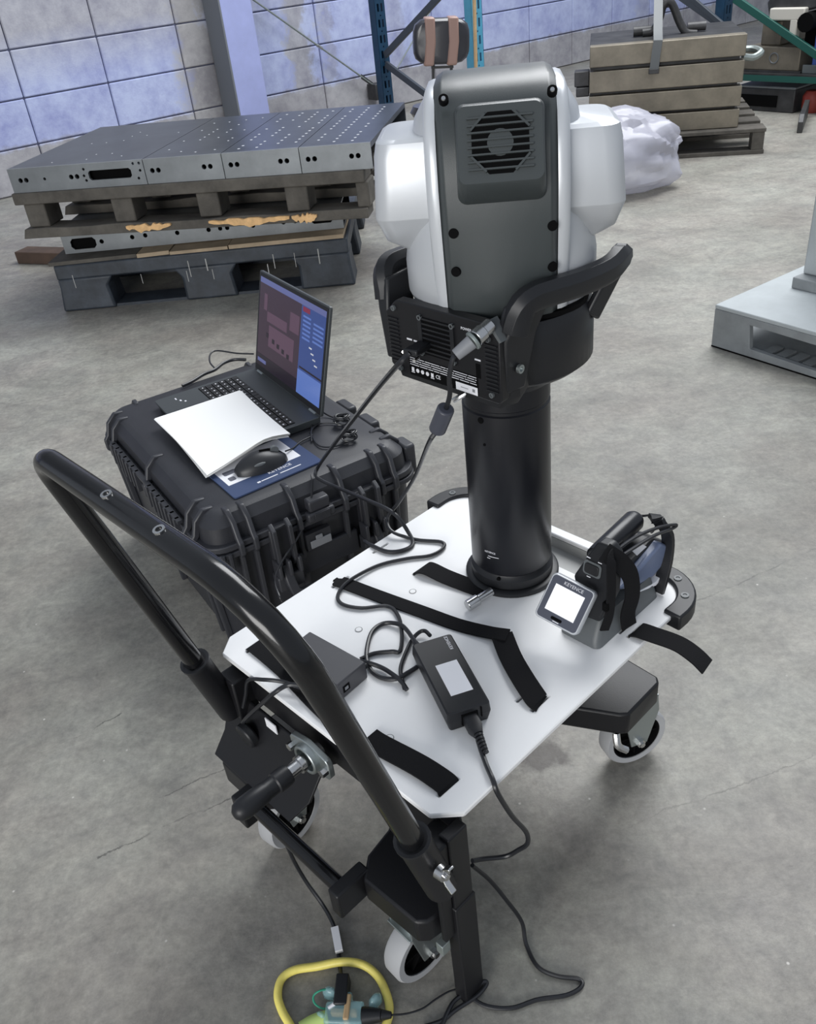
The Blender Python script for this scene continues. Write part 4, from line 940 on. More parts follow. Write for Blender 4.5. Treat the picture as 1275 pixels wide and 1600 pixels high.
# castors
def caster(x, y, az, lab=None):
    Cm = TF @ Matrix.Translation((x, y, 0)) @ Matrix.Rotation(R(az), 4, 'Z')    # axle along local y, wheel centre trails
    fk = MB(Cm)
    for s in (-1, 1):
        fk.prism([(-.015, .050), (.015, .050), (.034, .118), (.030, .150), (-.030, .150), (-.030, .118)], -.0015, .0015, Matrix.Translation((0, s*.021, 0)) @ Matrix.Rotation(R(90), 4, 'X'))
    fk.box(-.034, .034, -.0225, .0225, .1175, .1205); fk.lathe([(.024, .121), (.028, .128), (.028, .138), (.02, .142)], 20); fk.box(-.028, .028, -.026, .026, .1525, .1578); fk.lathe([(.02, .14), (.02, .155)], 16)
    fk = fk.build('castor_fork', M['zinc'], tr_, bevel=.001)
    Wm = Cm @ Matrix.Translation((0, 0, .0575)) @ Matrix.Rotation(R(90), 4, 'X')
    b = MB(Wm); b.lathe([(.0445, -.0145), (.054, -.0155), (.0572, -.011), (.0572, .011), (.054, .0155), (.0445, .0145), (.0445, -.0145)], 40); b.build('tyre', M['tyre'], fk)
    b = MB(Wm); b.lathe([(.0435, -.013), (.0445, -.013), (.0445, .013), (.042, .013), (.040, .004), (.012, .003), (.012, .0155), (.004, .0155), (.004, -.0155), (.012, -.0155), (.012, -.003), (.040, -.004), (.0435, -.013)], 32)
    for i in range(8):
        a = R(45*i); b.box(.012, .042, -.0012, .0012, -.010, .010, Matrix.Rotation(a, 4, 'Z'))
    b.build('wheel_rim', M['hole'], fk)
    b = MB(Cm); b.tube([(0, -.028, .0575), (0, .028, .0575)], .004, 10)
    for s in (-1, 1): b.lathe([(.008, 0), (.008, .006), (.005, .006), (.005, .010)], 6, Matrix.Translation((0, s*.0225, .0575)) @ Matrix.Rotation(R(-90*s), 4, 'X'))
    b.build('axle_bolt', M['chrome'], fk)
caster(.896, .524, -24); caster(.400, .535, -2); caster(.410, .842, 8); caster(.845, .852, 6)
b = MB(TF); b.tube([(.80, .495, .158), (.795, .487, .140), (.805, .478, .128)], .006, 8, smooth=3); b.build('brake_pedal', M['chrome'], tr_)

# ================================================================== MEASURING CAMERA
CX, CY = .812, .702
mcam = thing('measuring_camera', 'silver and charcoal measuring camera head on a black column on the trolley', 'measuring device', TF @ Matrix.Translation((CX, CY, ZD)))
KF = TF @ Matrix.Translation((CX, CY, 0))
b = MB(KF); b.lathe([(.0715, ZD+.0005), (.0715, ZD+.005), (.069, ZD+.007), (.060, ZD+.007)], 48); b.build('base_flange', M['plastic'], mcam)
b = MB(KF); b.lathe([(.0600, ZD+.007), (.0625, ZD+.009), (.0625, ZD+.022), (.0580, ZD+.026), (.0560, ZD+.0301)], 48); b.build('lock_ring', M['plastic'], mcam)
cl = MB(KF); cl.lathe([(.058, ZD+.03), (.0605, ZD+.034), (.0605, .665), (.0585, .667), (.0585, .671), (.0605, .673), (.0605, .70)], 56); cl = cl.build('column', M['darkcol'], mcam)
def oncyl(px, py, r_):      # point on the column surface seen at that pixel
    o_ = V((0, 0, H)); d = ray(px, py); c_ = KF.translation; a = d.x**2+d.y**2; bb = 2*((o_.x-c_.x)*d.x+(o_.y-c_.y)*d.y); cc = (o_.x-c_.x)**2+(o_.y-c_.y)**2-r_*r_
    t = (-bb-math.sqrt(max(0, bb*bb-4*a*cc)))/(2*a); return o_+d*t
def facing(p, c_):
    n = (V((p.x, p.y, 0))-V((c_.x, c_.y, 0))).normalized(); x = V((0, 0, 1)).cross(n); return basis(p+n*.0004, x, V((0, 0, 1)), n)
for q_, r_ in (((751, 657), .0045), ((779, 905), .003), ((757, 695), .002)):
    p_ = oncyl(*q_, .0605); b = MB(facing(p_, KF.translation)); b.lathe([(r_, -.002), (r_, .0003)], 14); b.build('port_hole', M['hole'], cl)
p_ = oncyl(766, 863, .0607); text('brand_print', 'KEYENCE', .0042, facing(p_, KF.translation), M['ink'], cl)
for (px, py, w_) in ((766, 869, .0065), (773, 871, .013), (764, 871.5, .0055)):
    p_ = oncyl(px, py, .0607); b = MB(facing(p_, KF.translation)); b.box(-w_/2, w_/2, -.0005, .0005, 0, .0003); b.build('print_line', M['ink'], cl)
# chrome latch knob at base, lying on the table
pk = [tl(730, 947, ZD+.011), tl(756, 931, ZD+.014)]
b = MB(TF); b.cyl(pk[0], pk[0]+(pk[1]-pk[0])*.65, .0085, n=18); b.cyl(pk[0]+(pk[1]-pk[0])*.65, pk[1]+(pk[1]-pk[0])*.5, .0062, n=14); b.build('latch_knob', M['chrome'], mcam, bevel=.001)
# drum housing under the head, flat panel towards the handle side
PX_ = .690-CX; py0, py1 = .600-CY, .786-CY
def drum(z, r_, inset=0):
    pts = []
    for i in range(41):
        a = R(-125+250*i/40); pts.append((r_*math.cos(a), r_*math.sin(a), z))
    pts += [(PX_+.028, py1-inset+.002, z), (PX_+.004, py1-.006-inset, z), (PX_+.004, py0+.006+inset, z), (PX_+.028, py0+inset-.002, z)]
    return pts
b = MB(KF); b.lathe([(.0595, .6995), (.064, .700), (.070, .710), (.085, .722), (.092, .733)], 48); b.build('neck_cone', M['plastic'], mcam)
b = MB(KF); b.loft([drum(.726, .090, .012), drum(.7262, .104, .004), drum(.736, .1155, 0), drum(.800, .1155, 0), drum(.812, .110, .002), drum(.8125, .095, .01)]); b.build('drum_housing', M['plastic'], mcam, smooth=50)
# rear panel
PM = KF @ basis(V((PX_, 0, 0)), V((0, -1, 0)), V((0, 0, 1)), V((-1, 0, 0)))     # panel plane: x to the viewer's right, y up
xl_, xr_ = -py1, -py0
pn = [(xl_, .757), (xl_+.010, .738), (xl_+.022, .733), (xr_-.012, .742), (xr_-.001, .752), (xr_, .818), (xr_-.016, .834), (xl_+.022, .834), (xl_+.014, .828), (xl_, .812)]
pn = [(xl_, .745), (xl_+.012, .736), (xr_-.004, .736), (xr_, .742), (xr_, .815), (xr_-.018, .833), (xl_+.020, .833), (xl_, .815)]
pan = MB(PM); pan.prism(pn, -.012, .003); pan = pan.build('rear_panel', M['blackp'], mcam, bevel=.0015)
b = MB(PM); b.add([(xr_+.0005, .814, -.012), (xr_+.0005, .814, .0045), (xr_-.0175, .8345, .0045), (xr_-.0175, .8345, -.012), (xr_+.004, .816, -.012), (xr_+.004, .816, .0045), (xr_-.015, .838, .0045), (xr_-.015, .838, -.012)], [(0, 1, 2, 3), (4, 7, 6, 5), (0, 4, 5, 1), (3, 2, 6, 7), (1, 5, 6, 2), (0, 3, 7, 4)]); b.build('panel_corner_guard', M['dgrey'], pan)
for x0 in (xl_+.003, xr_-.022):
    for i in range(12): b = MB(PM); z = .750+i*.0052; b.box(x0, x0+.018, z, z+.0018, .003, .0048); b.build('panel_rib', M['plastic'], pan, smooth=0)
fx0, fx1, fz0, fz1 = xl_+.060, xl_+.115, .772, .820
b = MB(PM); b.box(fx0, fx1, fz0, fz1, .003, .0034); b.build('fan_opening', M['hole'], pan)
for i in range(8): b = MB(PM); z = fz0+.003+i*.006; b.box(fx0, fx1, z, z+.0022, .0034, .0050); b.build('grille_slat', M['plastic'], pan, smooth=0)
for xx_ in (fx0-.002, fx1-.004): b = MB(PM); b.box(xx_, xx_+.006, fz0-.002, fz1+.002, .003, .0056); b.build('grille_frame', M['plastic'], pan)
for x_, z_ in ((fx0+.001, fz0+.001), (fx1-.001, fz0+.001), (fx0+.001, fz1-.001), (fx1-.001, fz1-.001), (xl_+.016, .822), (xr_-.016, .815), (xr_-.014, .746), (xl_+.018, .742)): b = MB(PM); b.lathe([(.0034, .003), (.0034, .0060), (.002, .0060), (.0018, .0045)], 12, Matrix.Translation((x_, z_, 0))); b.build('panel_screw', M['dgrey'], pan)
# type plate with print
tp_ = MB(PM); tx0, tx1, tz0, tz1 = xl_+.034, xl_+.150, .7375, .763; tp_.box(tx0, tx1, tz0, tz1, .003, .0034); tp_ = tp_.build('type_plate', M['hole'], pan)
b = MB(PM)
random.seed(2)
for k, z in enumerate((.7615, .7585, .7555, .7525)):
    x = tx0+.002
    while x < tx1-.004:
        w_ = random.uniform(.008, .026); b.box(x, min(x+w_, tx1-.002), z-.0006, z+.0003, .0034, .0037); x += w_+.0015
b.build('print_lines', M['ink'], tp_, smooth=0)
for i in range(6):
    x = tx0+.006+i*.0085; b = MB(PM)
    if i in (1, 2, 3): b.lathe([(.0028, .0034), (.0028, .0038)], 12, Matrix.Translation((x, .7455, 0)))
    elif i < 5: b.box(x-.0022, x+.0022, .743, .7485, .0034, .0037); b.box(x-.003, x+.003, .7412, .7422, .0034, .0037)
    else: continue
    b.build('approval_mark', M['ink'], tp_, smooth=0)
text('ce_mark', 'CE', .007, PM @ Matrix.Translation((tx0+.050, .7455, .0036)), M['ink'], tp_)
b = MB(PM); b.box(tx1-.036, tx1-.001, .7382, .7485, .0034, .0039); b.build('serial_sticker', M['label'], tp_)
b = MB(PM); b.box(tx1-.028, tx1-.016, .7430, .7438, .0039, .0041); b.box(tx1-.009, tx1-.005, .7415, .7455, .0039, .0041); b.build('serial_print', M['tag'], tp_)
text('power_print', 'POWER', .0048, PM @ Matrix.Translation((xr_-.050, .8195, .0032)), M['ink'], pan)
b = MB(PM); b.box(xl_+.034, xl_+.043, .7845, .7868, .003, .0034); b.box(xl_+.046, xl_+.052, .7845, .7865, .003, .0034); b.build('cable_print', M['ink'], pan)
b = MB(PM); b.box(xr_-.039, xr_-.030, .7842, .7862, .003, .0034); b.build('input_print', M['ink'], pan)
b = MB(PM); b.box(xr_-.038, xr_-.031, .762, .780, .003, .0034); b.build('small_socket', M['hole'], pan)
b = MB(PM); b.lathe([(.0095, .003), (.0095, .008), (.0075, .0085)], 18, Matrix.Translation((xr_-.030, .815, 0))); b.build('power_socket', M['chrome'], pan)
# ----- handles
def khandle(s):
    def y(v): return s*v
    P_ = [(PX_+.018, y(-.106), .820), (PX_+.024, y(-.111), .847), (PX_+.036, y(-.115), .856), (PX_+.060, y(-.119), .856), (PX_+.110, y(-.124), .852), (PX_+.165, y(-.126), .851), (PX_+.195, y(-.122), .855), (PX_+.212, y(-.117), .859)]
    P_ = catmull(P_, 3); n_ = len(P_); se = []
    for i in range(n_):
        t = i/(n_-1); w_ = .013; h_ = .0145 if t < .95 else .011
        se.append([(-w_*.7, -h_), (w_*.7, -h_), (w_, -h_*.6), (w_, h_*.35), (w_*.45, h_), (-w_*.45, h_), (-w_, h_*.35), (-w_, -h_*.6)])
    b = MB(KF); b.sweep(P_, se, (0, 0, 1)); hh_ = b.build('carry_handle', M['plastic'], mcam, bevel=.001, smooth=35)
    b = MB(KF)
    b.loft([[(PX_+.006, y(-.088), .745), (PX_+.036, y(-.088), .745), (PX_+.036, y(-.106), .745), (PX_+.006, y(-.102), .745)], [(PX_+.004, y(-.088), .812), (PX_+.052, y(-.088), .812), (PX_+.052, y(-.112), .812), (PX_+.004, y(-.106), .812)], [(PX_+.014, y(-.094), .850), (PX_+.060, y(-.098), .850), (PX_+.062, y(-.124), .850), (PX_+.016, y(-.119), .850)]]); b.build('handle_foot', M['plastic'], hh_, bevel=.003, smooth=30)
    b = MB(KF)
    b.sweep([(PX_+.165, y(-.106), .790), (PX_+.185, y(-.112), .820), (PX_+.198, y(-.120), .848)], [(-.014, -.005), (.014, -.005), (.014, .005), (-.014, .005)], (0, y(-1), 0)); b.build('handle_strut', M['plastic'], hh_, bevel=.003)
    b = MB(KF @ Matrix.Translation((PX_+.022, y(-.108), .775)) @ Matrix.Rotation(R(90*s), 4, 'X')); b.lathe([(.0055, 0), (.0055, .004), (.003, .004), (.003, .002)], 12); b.build('handle_screw', M['zinc'], hh_)
khandle(1); khandle(-1)
# ----- head
HF = Matrix.Translation(KF.translation.xy.to_3d()) @ Matrix.Rotation(R(-8), 4, 'Z')
def sec(hw, hd, z, e=2.6, yo=0, n=48):
    o_ = []
    for i in range(n):
        a = 2*math.pi*i/n; c_, s2 = math.cos(a), math.sin(a); r_ = (abs(c_)**e+abs(s2)**e)**(-1/e); o_.append((hw*r_*c_, yo+hd*r_*s2, z))
    return o_
b = MB(HF); b.loft([sec(.100, .095, .8135), sec(.108, .102, .8136), sec(.109, .103, .820)]); b.build('head_ring', M['hole'], mcam)
b = MB(HF); b.loft([sec(.111, .098, .820, 2.1), sec(.1165, .103, .835, 2.2), sec(.1165, .105, .87, 2.3), sec(.108, .103, .92, 2.4), sec(.098, .100, .95, 2.6), sec(.096, .096, .985, 2.8), sec(.096, .088, 1.010, 3, .004), sec(.0925, .080, 1.028, 3, .006), sec(.081, .072, 1.046, 3, .008), sec(.068, .058, 1.056, 3, .01)]); b.build('head_shell', M['silver'], mcam, smooth=60)
# dark centre spine (profile in y,z extruded across x)
prof = [(-.110, .8195), (-.116, .835), (-.117, .87), (-.118, .93), (-.116, .97), (-.109, 1.01), (-.096, 1.040), (-.074, 1.060), (-.050, 1.069), (.03, 1.070), (.07, 1.060), (.10, 1.03), (.11, .96), (.112, .85), (.10, .8195)]
HX = HF @ basis(V((0, 0, 0)), V((0, 1, 0)), V((0, 0, 1)), V((1, 0, 0)))
def wrapy(y, z, x):       # housing skin bends round the body towards its foot
    k = max(0, min(1, (.95-z)/.11)); f = math.sqrt(max(.05, 1-(x/.118)**2)); return y*(1-k*(1-f)) if y < 0 else y*(1-(1-f)*.8)
b = MB(HX); wv_ = .0655
b.loft([[(wrapy(y, z, x_)*(.90 if abs(x_) > wv_-.001 else 1), .94+(z-.94)*(.965 if abs(x_) > wv_-.001 and z > .85 else 1), x_) for y, z in prof] for x_ in (-wv_, -wv_+.0085, -.038, -.018, 0, .018, .038, wv_-.0085, wv_)]); spn = b.build('centre_spine', M['head'], mcam, bevel=.0015, smooth=40)
# silver edging strips either side
ES = mat('bright_silver', rgb(204, 207, 211), .35, metal=.25)
for s in (-1, 1):
    ps = [(-.108, .822), (-.1115, .842), (-.1115, .87), (-.1125, .93), (-.1105, .97), (-.1035, 1.01), (-.091, 1.037), (-.070, 1.055), (-.048, 1.063), (.03, 1.063), (.066, 1.053), (.095, 1.02), (.105, .96), (.105, .822)]
    b = MB(HX); b.loft([[(wrapy(y*sc_, z, x_), z-(dz_ if z > .9 else 0), s*x_) for y, z in ps] for x_, sc_, dz_ in ((.0640, .985, 0), (.069, .995, 0), (.0745, .975, .002), (.0775, .93, .010))]); b.build('edge_strip', ES, mcam, smooth=50)
# fan hood
GH = HF @ Matrix.Translation((0.004, -.1135, 1.006)) @ Matrix.Rotation(R(-15), 4, 'X') @ Matrix.Rotation(R(90), 4, 'X')     # x right, y up, z outward
hz0, hz1 = -.046, .046
def sq(hw, h0, h1, r_, z): return [(x, y, z) for x, y in rrect(-hw, hw, h0, h1, r_, 5)]
b = MB(GH); b.loft([sq(.0480, -.050, .0500, .010, -.022), sq(.0470, -.0490, .0490, .010, -.006)]+[[(x, y, .0065+(.046-y)*.20) for x, y in rrect(-.0450, .0450, -.032, .0465, .009, 5)], [(x, y, .0085+(.046-y)*.20) for x, y in rrect(-.0435, .0435, -.030, .0450, .008, 5)]]); hdd = b.build('fan_hood', M['head'], spn, smooth=32)
GH = GH @ Matrix.Translation((0, .008, .0085+.038*.20)) @ Matrix.Rotation(math.atan(-.20), 4, 'X') @ Matrix.Translation((0, -.008, -.0115))
oc = [(.030*math.cos(R(22.5+45*i))/math.cos(R(22.5))*.98, .008+.0305*math.sin(R(22.5+45*i))/math.cos(R(22.5))) for i in range(8)]
b = MB(GH); b.prism([(x, y) for x, y in oc], .0105, .0119); b.build('fan_opening', M['hole'], hdd, smooth=0)
b = MB(GH); b.lathe([(.0135, .0119), (.0135, .0127), (.002, .0129)], 24, Matrix.Translation((.000, .008, 0))); b.build('fan_hub', M['head'], hdd)
for i in range(8):
    y_ = -.0185+i*.0072; w_ = .0335; b = MB(GH); b.box(-w_, w_, y_, y_+.0018, .0119, .0150); b.build('grille_slat', M['head'], hdd, smooth=0)
for sx in (-1, 1):
    for sy in (-1, 1):
        b = MB(GH); b.sweep([(sx*.030, .008+sy*.013, .0138), (sx*.015, .008+sy*.0285, .0138)], [(-.0011, -.0015), (.0011, -.0015), (.0011, .0015), (-.0011, .0015)]); b.build('grille_bar', M['head'], hdd)
# screws in spine
def onhead(px, py, yy):
    P_ = HF @ V((0, yy, 0)); return HF.inverted() @ onp(px, py, P_, R(-8))
for q_, yy in (((709, 364), -.116), ((863, 352), -.116), ((713, 424), -.110), ((863, 416), -.110)):
    for _ in range(4): p_ = onhead(*q_, yy); yy = wrapy(-.1165, p_.z, p_.x)
    b = MB(HF @ Matrix.Translation((p_.x, yy-.0005, p_.z)) @ Matrix.Rotation(R(90), 4, 'X') @ Matrix.Rotation(R(-20 if p_.x < 0 else 20)*(1 if p_.z < .9 else .4), 4, 'Y')); b.lathe([(.0056, -.004), (.0056, .0022)], 16); b.build('screw_hole', M['hole'], spn)
for q_ in ((693, 156), (863, 142)):
    p_ = onhead(*q_, -.100); b = MB(HF @ Matrix.Translation((p_.x, -.0995, p_.z)) @ Matrix.Rotation(R(52), 4, 'X')); b.lathe([(.0052, -.004), (.0052, .0025)], 14); o = b.build('screw_recess', M['hole'], spn); b = MB(HF @ Matrix.Translation((p_.x, -.0995, p_.z)) @ Matrix.Rotation(R(52), 4, 'X')); b.lathe([(.0028, .0025), (.0022, .0035)], 10); b.build('screw', M['chrome'], spn)
# side lobes
for s in (-1, 1):
    def ring_(z, xo, yf, yb, r_, xi=.070):      # plan section of the pod: rounded outer corners
        pts = [(xi, yf+.0)]
        pts += [(xo-r_+r_*math.cos(R(a)), yf+r_+r_*math.sin(R(a))) for a in range(-90, 1, 15)]
        pts += [(xo-r_+r_*math.cos(R(a)), yb-r_+r_*math.sin(R(a))) for a in range(0, 91, 15)]
        pts += [(xi, yb)]
        return [(s*x, y, z) for x, y in pts]
    b = MB(HF); b.loft([ring_(.884, .106, -.034, .034, .010, .068), ring_(.902, .1345, -.052, .046, .018), ring_(.934, .1420, -.0795, .064, .022), ring_(.9355, .1420, -.080, .0645, .022), ring_(1.000, .137, -.074, .058, .022), ring_(1.014, .134, -.070, .055, .022), ring_(1.0175, .128, -.064, .049, .020)]); b.build('side_pod', M['silver'], mcam, smooth=28)
# cable clamp arm under the panel
b = MB(); b.tube([onp(758, 598, KF @ V((PX_+.03, 0, 0)), R(131)), onp(735, 610, KF @ V((PX_+.01, 0, 0)), R(131)), onp(708, 626, KF @ V((PX_-.004, 0, 0)), R(131))], .0035, 8); b.build('cable_hook', M['chrome'], mcam)

# ------------------------------------------------------------------ connectors and camera cables
def pp_(px, py, off=0.0):      # point on plane parallel to rear panel, off metres in front (towards viewer)
    P_ = KF @ V((PX_-off, 0, 0)); return onp(px, py, P_, R(131.07))
pc_ = thing('power_cable', 'black camera power cable with silver plug and ferrite bead', 'cable', Matrix.Translation(pp_(765, 508, 0)))
a0 = pp_(766, 508, .004); a1 = pp_(742, 530, .03); a2 = pp_(729, 541, .040); a3 = pp_(712, 555, .05)
b = MB(); b.cyl(a0, a1, .0085, n=20); b.cyl(a0+(a1-a0)*.5, a1, .0098, n=20); b.build('plug_shell', M['chrome'], pc_, bevel=.001)
b = MB(); b.cyl(a1, a1+(a2-a1)*.35, .0112, n=20); b.build('plug_collar', M['galv'], pc_, bevel=.001)
b = MB(); b.cyl(a1+(a2-a1)*.3, a3, .0085, .0070, n=20); b.build('strain_relief', M['tag'], pc_, bevel=.001)
f0 = pp_(697, 638, .055); f1 = pp_(683, 672, .055)
b = MB(); b.tube([f0, f1], .0105, 20); b.build('ferrite_bead', mat('bead_plastic', rgb(70, 72, 82), .4), pc_, bevel=.002)
zz = ZD+.004
path = [a3, pp_(707, 562, .055), pp_(702, 590, .058), pp_(703, 615, .056), f0, f1, pp_(670, 692, .055), at(648, 745, .50), at(623, 785, .43), at(606, 808, ZD+.022), at(612, 830, ZD+.010), at(650, 843, zz), at(690, 847, zz), at(692, 857, zz), at(672, 868, zz), at(635, 873, zz), at(590, 884, zz), at(545, 908, zz+.003), at(528, 930, zz), at(535, 944, zz), at(565, 950, zz), at(605, 947, zz), at(622, 962, zz), at(628, 990, zz), at(625, 1017, zz), at(612, 1018, zz), at(585, 1021, zz), at(563, 1030, zz), at(566, 1036, zz)]
# runs on into the small box
path = path[:-1]
b = MB(); b.tube(path, .0030, 8, smooth=6); b.build('cord', M['cable'], pc_)
dc = thing('control_cable', 'black control cable plugged in on the left of the rear panel', 'cable', Matrix.Translation(pp_(650, 548, 0)))
c0 = pp_(664, 538, .004); c1 = pp_(640, 552, .040)
b = MB(); b.sweep([c0, c1], [(-.010, -.004), (.010, -.004), (.010, .004), (-.010, .004)], (0, 0, 1)); b.build('plug_body', M['plastic'], dc, bevel=.002)
b = MB(); b.cyl(pp_(636, 546, .02), pp_(630, 550, .035), .002, n=8); b.cyl(pp_(655, 558, .02), pp_(647, 564, .035), .002, n=8); b.build('thumb_screw', M['chrome'], dc)
path = [c1, pp_(620, 572, .05), at(590, 607, .70), at(560, 645, .62), at(525, 690, .50), at(500, 725, .37), at(493, 742, .352), at(505, 752, .345), at(530, 763, .348), at(575, 782, .40), at(615, 802, .41), at(637, 830, ZD+.010), at(645, 850, ZD+.004), at(630, 860, zz), at(605, 862, zz), at(580, 852, ZD+.002), at(570, 846, .36)]
b = MB(); b.tube(path, .0036, 8, smooth=6); b.build('cord', M['cable'], dc)
cable('thin_cable', [(487, 742, .344), (488, 757, .335), (485, 790, .30), (478, 815, .27), (462, 845, .25), (445, 870, .24), (432, 895, .25), (430, 912, .26), (436, 930, .26), (441, 940, .25)], .0020, M['cable'], 'thin black cable hanging down the latch side of the case')

# ------------------------------------------------------------------ power adapter
c_ = V((.562, .6005, 0)); PA = TF @ Matrix.Translation((c_.x, c_.y, ZD+.0006)) @ Matrix.Rotation(R(63.6), 4, 'Z')
pa_ = thing('power_adapter', 'black power adapter brick with white label on the trolley top', 'power adapter', PA)
hl_, hw_ = .071, .0295
b = MB(PA); b.loft([sq2 for sq2 in ([(x, y, 0) for x, y in rrect(-hl_+.003, hl_-.003, -hw_+.003, hw_-.003, .004, 3)], [(x, y, .0155) for x, y in rrect(-hl_, hl_, -hw_, hw_, .004, 3)], [(x, y, .0165) for x, y in rrect(-hl_, hl_, -hw_, hw_, .004, 3)], [(x, y, .029) for x, y in rrect(-hl_+.001, hl_-.001, -hw_+.001, hw_-.001, .004, 3)], [(x, y, .031) for x, y in rrect(-hl_+.003, hl_-.003, -hw_+.003, hw_-.003, .004, 3)])]); bd_ = b.build('body', M['plastic'], pa_, smooth=35)
b = MB(PA); b.box(-.042, .022-.005, -.017, .013, .031, .0314); b.build('white_label', M['label'], pa_)
text('brand_print', 'KEYENCE', .0065, PA @ Matrix.Translation((.052, -.019, .0311)) @ Matrix.Rotation(0, 4, 'Z'), M['ink'], pa_)
b = MB(PA); b.box(-hl_-.0008, -hl_+.004, -.011, .011, .006, .024); b.build('inlet', M['hole'], pa_)
b = MB(PA); b.box(-hl_-.001, -hl_+.001, -.0165, -.0150, .012, .028); b.build('seam_tab', M['hole'], pa_)
ac = thing('mains_cord', 'black mains cord from the adapter down to the floor', 'cord', PA @ Matrix.Translation((-hl_-.002, 0, .012)))
b = MB(PA); b.loft([[(-hl_-.001, y, z) for y, z in rrect(-.0095, .0095, .006, .022, .003, 2)], [(-hl_-.018, y, z) for y, z in rrect(-.0095, .0095, .006, .022, .003, 2)], [(-hl_-.028, y, z) for y, z in rrect(-.006, .006, .008, .019, .003, 2)]]); b.build('plug_body', M['plastic'], ac)
b = MB(PA)
pe = PA.inverted() @ at(762, 1182, ZD+.006)
for i in range(6): 
    t = i/5; p_ = V((-hl_-.028, 0, .0135)).lerp(pe, t*.75); b.cyl(p_, p_+(pe-V((-hl_-.028, 0, .0135)))*.09, .0058-.002*t, n=10)
b.build('strain_relief', M['plastic'], ac)
q1 = PA @ V((-hl_-.026, 0, .013))
path = [q1, at(748, 1160, ZD+.006), at(760, 1195, ZD+.004), at(770, 1218, ZD+.004), at(778, 1240, ZD-.010), at(800, 1275, .30), at(822, 1300, .25), at(824, 1318, .22), at(810, 1328, .20), at(790, 1338, .185), at(755, 1342, .19), at(738, 1345, .20)]
b = MB(); b.tube(path, .0032, 8, smooth=6); b.build('cord', M['cable'], ac)
path = [at(738, 1352, .19), at(765, 1375, .13), at(790, 1405, .08), at(815, 1440, .03), at(822, 1475, .004), at(840, 1510, .004), at(870, 1525, .004), at(905, 1530, .004), at(908, 1542, .004), at(885, 1555, .004), at(840, 1562, .004), at(800, 1575, .004), at(760, 1572, .004), at(730, 1555, .004), at(716, 1548, .004)]
b = MB(); b.tube(path, .0030, 8, smooth=6); b.build('lower_cord', M['cable'], ac)
path = [at(688, 1610, .004), at(700, 1580, .006), at(712, 1562, .006), at(735, 1548, .008), at(755, 1534, .010), at(760, 1538, .008), at(745, 1556, .006), at(712, 1578, .004), at(690, 1595, .004), at(660, 1605, .004)]
b = MB(); b.tube(path, .0030, 8, smooth=6); b.build('floor_loop', M['cable'], ac)
# adapter output lead: loop beside the brick
pj = PA @ V((hl_-.002, .017, .016))
ol = thing('output_lead', 'black low voltage lead looping left of the adapter brick', 'cable', Matrix.Translation(pj))
b = MB(); b.tube([pj, at(636, 985, zz+.006), at(622, 975, zz+.003), at(600, 974, zz), at(583, 985, zz), at(575, 1005, zz), at(573, 1030, zz), at(582, 1050, zz), at(600, 1060, zz), at(622, 1060, zz+.002), at(636, 1052, zz), at(646, 1046, zz), at(652, 1042, zz)], .0033, 8, smooth=6); b.build('cord', M['cable'], ol)
b = MB(); b.cyl(pj, PA @ V((hl_+.018, .018, .014)), .006, .004, n=12); b.build('strain_relief', M['plastic'], ol)
cable('short_lead', [(672, 993, ZD+.012), (664, 986, ZD+.01), (655, 988, ZD+.008), (644, 1000, zz), (632, 1025, zz), (626, 1045, zz), (628, 1060, zz), (632, 1076, zz)], .0030, M['cable'], 'short black lead curling from behind the adapter brick')
cable('box_lead', [(562, 1033, ZD+.014), (580, 1037, ZD+.008), (600, 1045, zz+.002), (618, 1057, zz+.006), (628, 1066, zz+.004), (636, 1078, zz)], .0032, M['cable'], 'black lead from the small black box towards the adapter')

# ------------------------------------------------------------------ small black box
BXc = [tl(484, 986, ZD+.030), tl(571, 1034, ZD+.030)]
xd = (BXc[1]-BXc[0]); xd.z = 0; Lb = xd.length; xd.normalize(); yd = V((-abs(xd.y), xd.x if xd.y < 0 else -xd.x, 0))
BB = TF @ basis(V((BXc[1].x, BXc[1].y, ZD+.0005)), -xd, V((0, 0, 1)).cross(-xd), V((0, 0, 1)))
sb = thing('control_box', 'flat dark grey control box half behind the trolley handle tube', 'electronics box', BB)
b = MB(BB); b.box(0, Lb, 0, .055, 0, .0295); b.build('body', mat('box_plastic', rgb(66, 66, 70), .4), sb, bevel=.002)
b = MB(BB); b.box(-.0006, .0005, .034, .046, .009, .020); b.build('port', M['hole'], sb)
b = MB(BB); b.box(-.0010, .0002, .037, .043, .012, .017); b.build('port_tongue', M['tag'], sb)
b = MB(BB); b.cyl((.004, -.004, .018), (.004, .004, .018), .004, n=10); b.build('cable_gland', M['plastic'], sb)
cable('side_cable', [tl_ for tl_ in (TF @ V((.452, .72, ZD+.006)), TF @ V((.43, .735, ZD+.02)), at(452, 1070, ZD+.02), at(428, 1083, ZD+.012), at(405, 1103, ZD-.03), at(385, 1122, .30), at(378, 1132, .27))], .0032, M['cable'], 'black cable crossing the strap and dropping over the trolley edge')
cable('upper_side_cable', [at(485, 1082, ZD+.012), at(462, 1072, ZD+.012), at(440, 1065, ZD+.014), at(412, 1062, ZD+.012), at(388, 1063, ZD-.005), at(384, 1085, .33), at(380, 1105, .30)], .0028, M['cable'], 'thin black cable bending over the left edge of the trolley top')

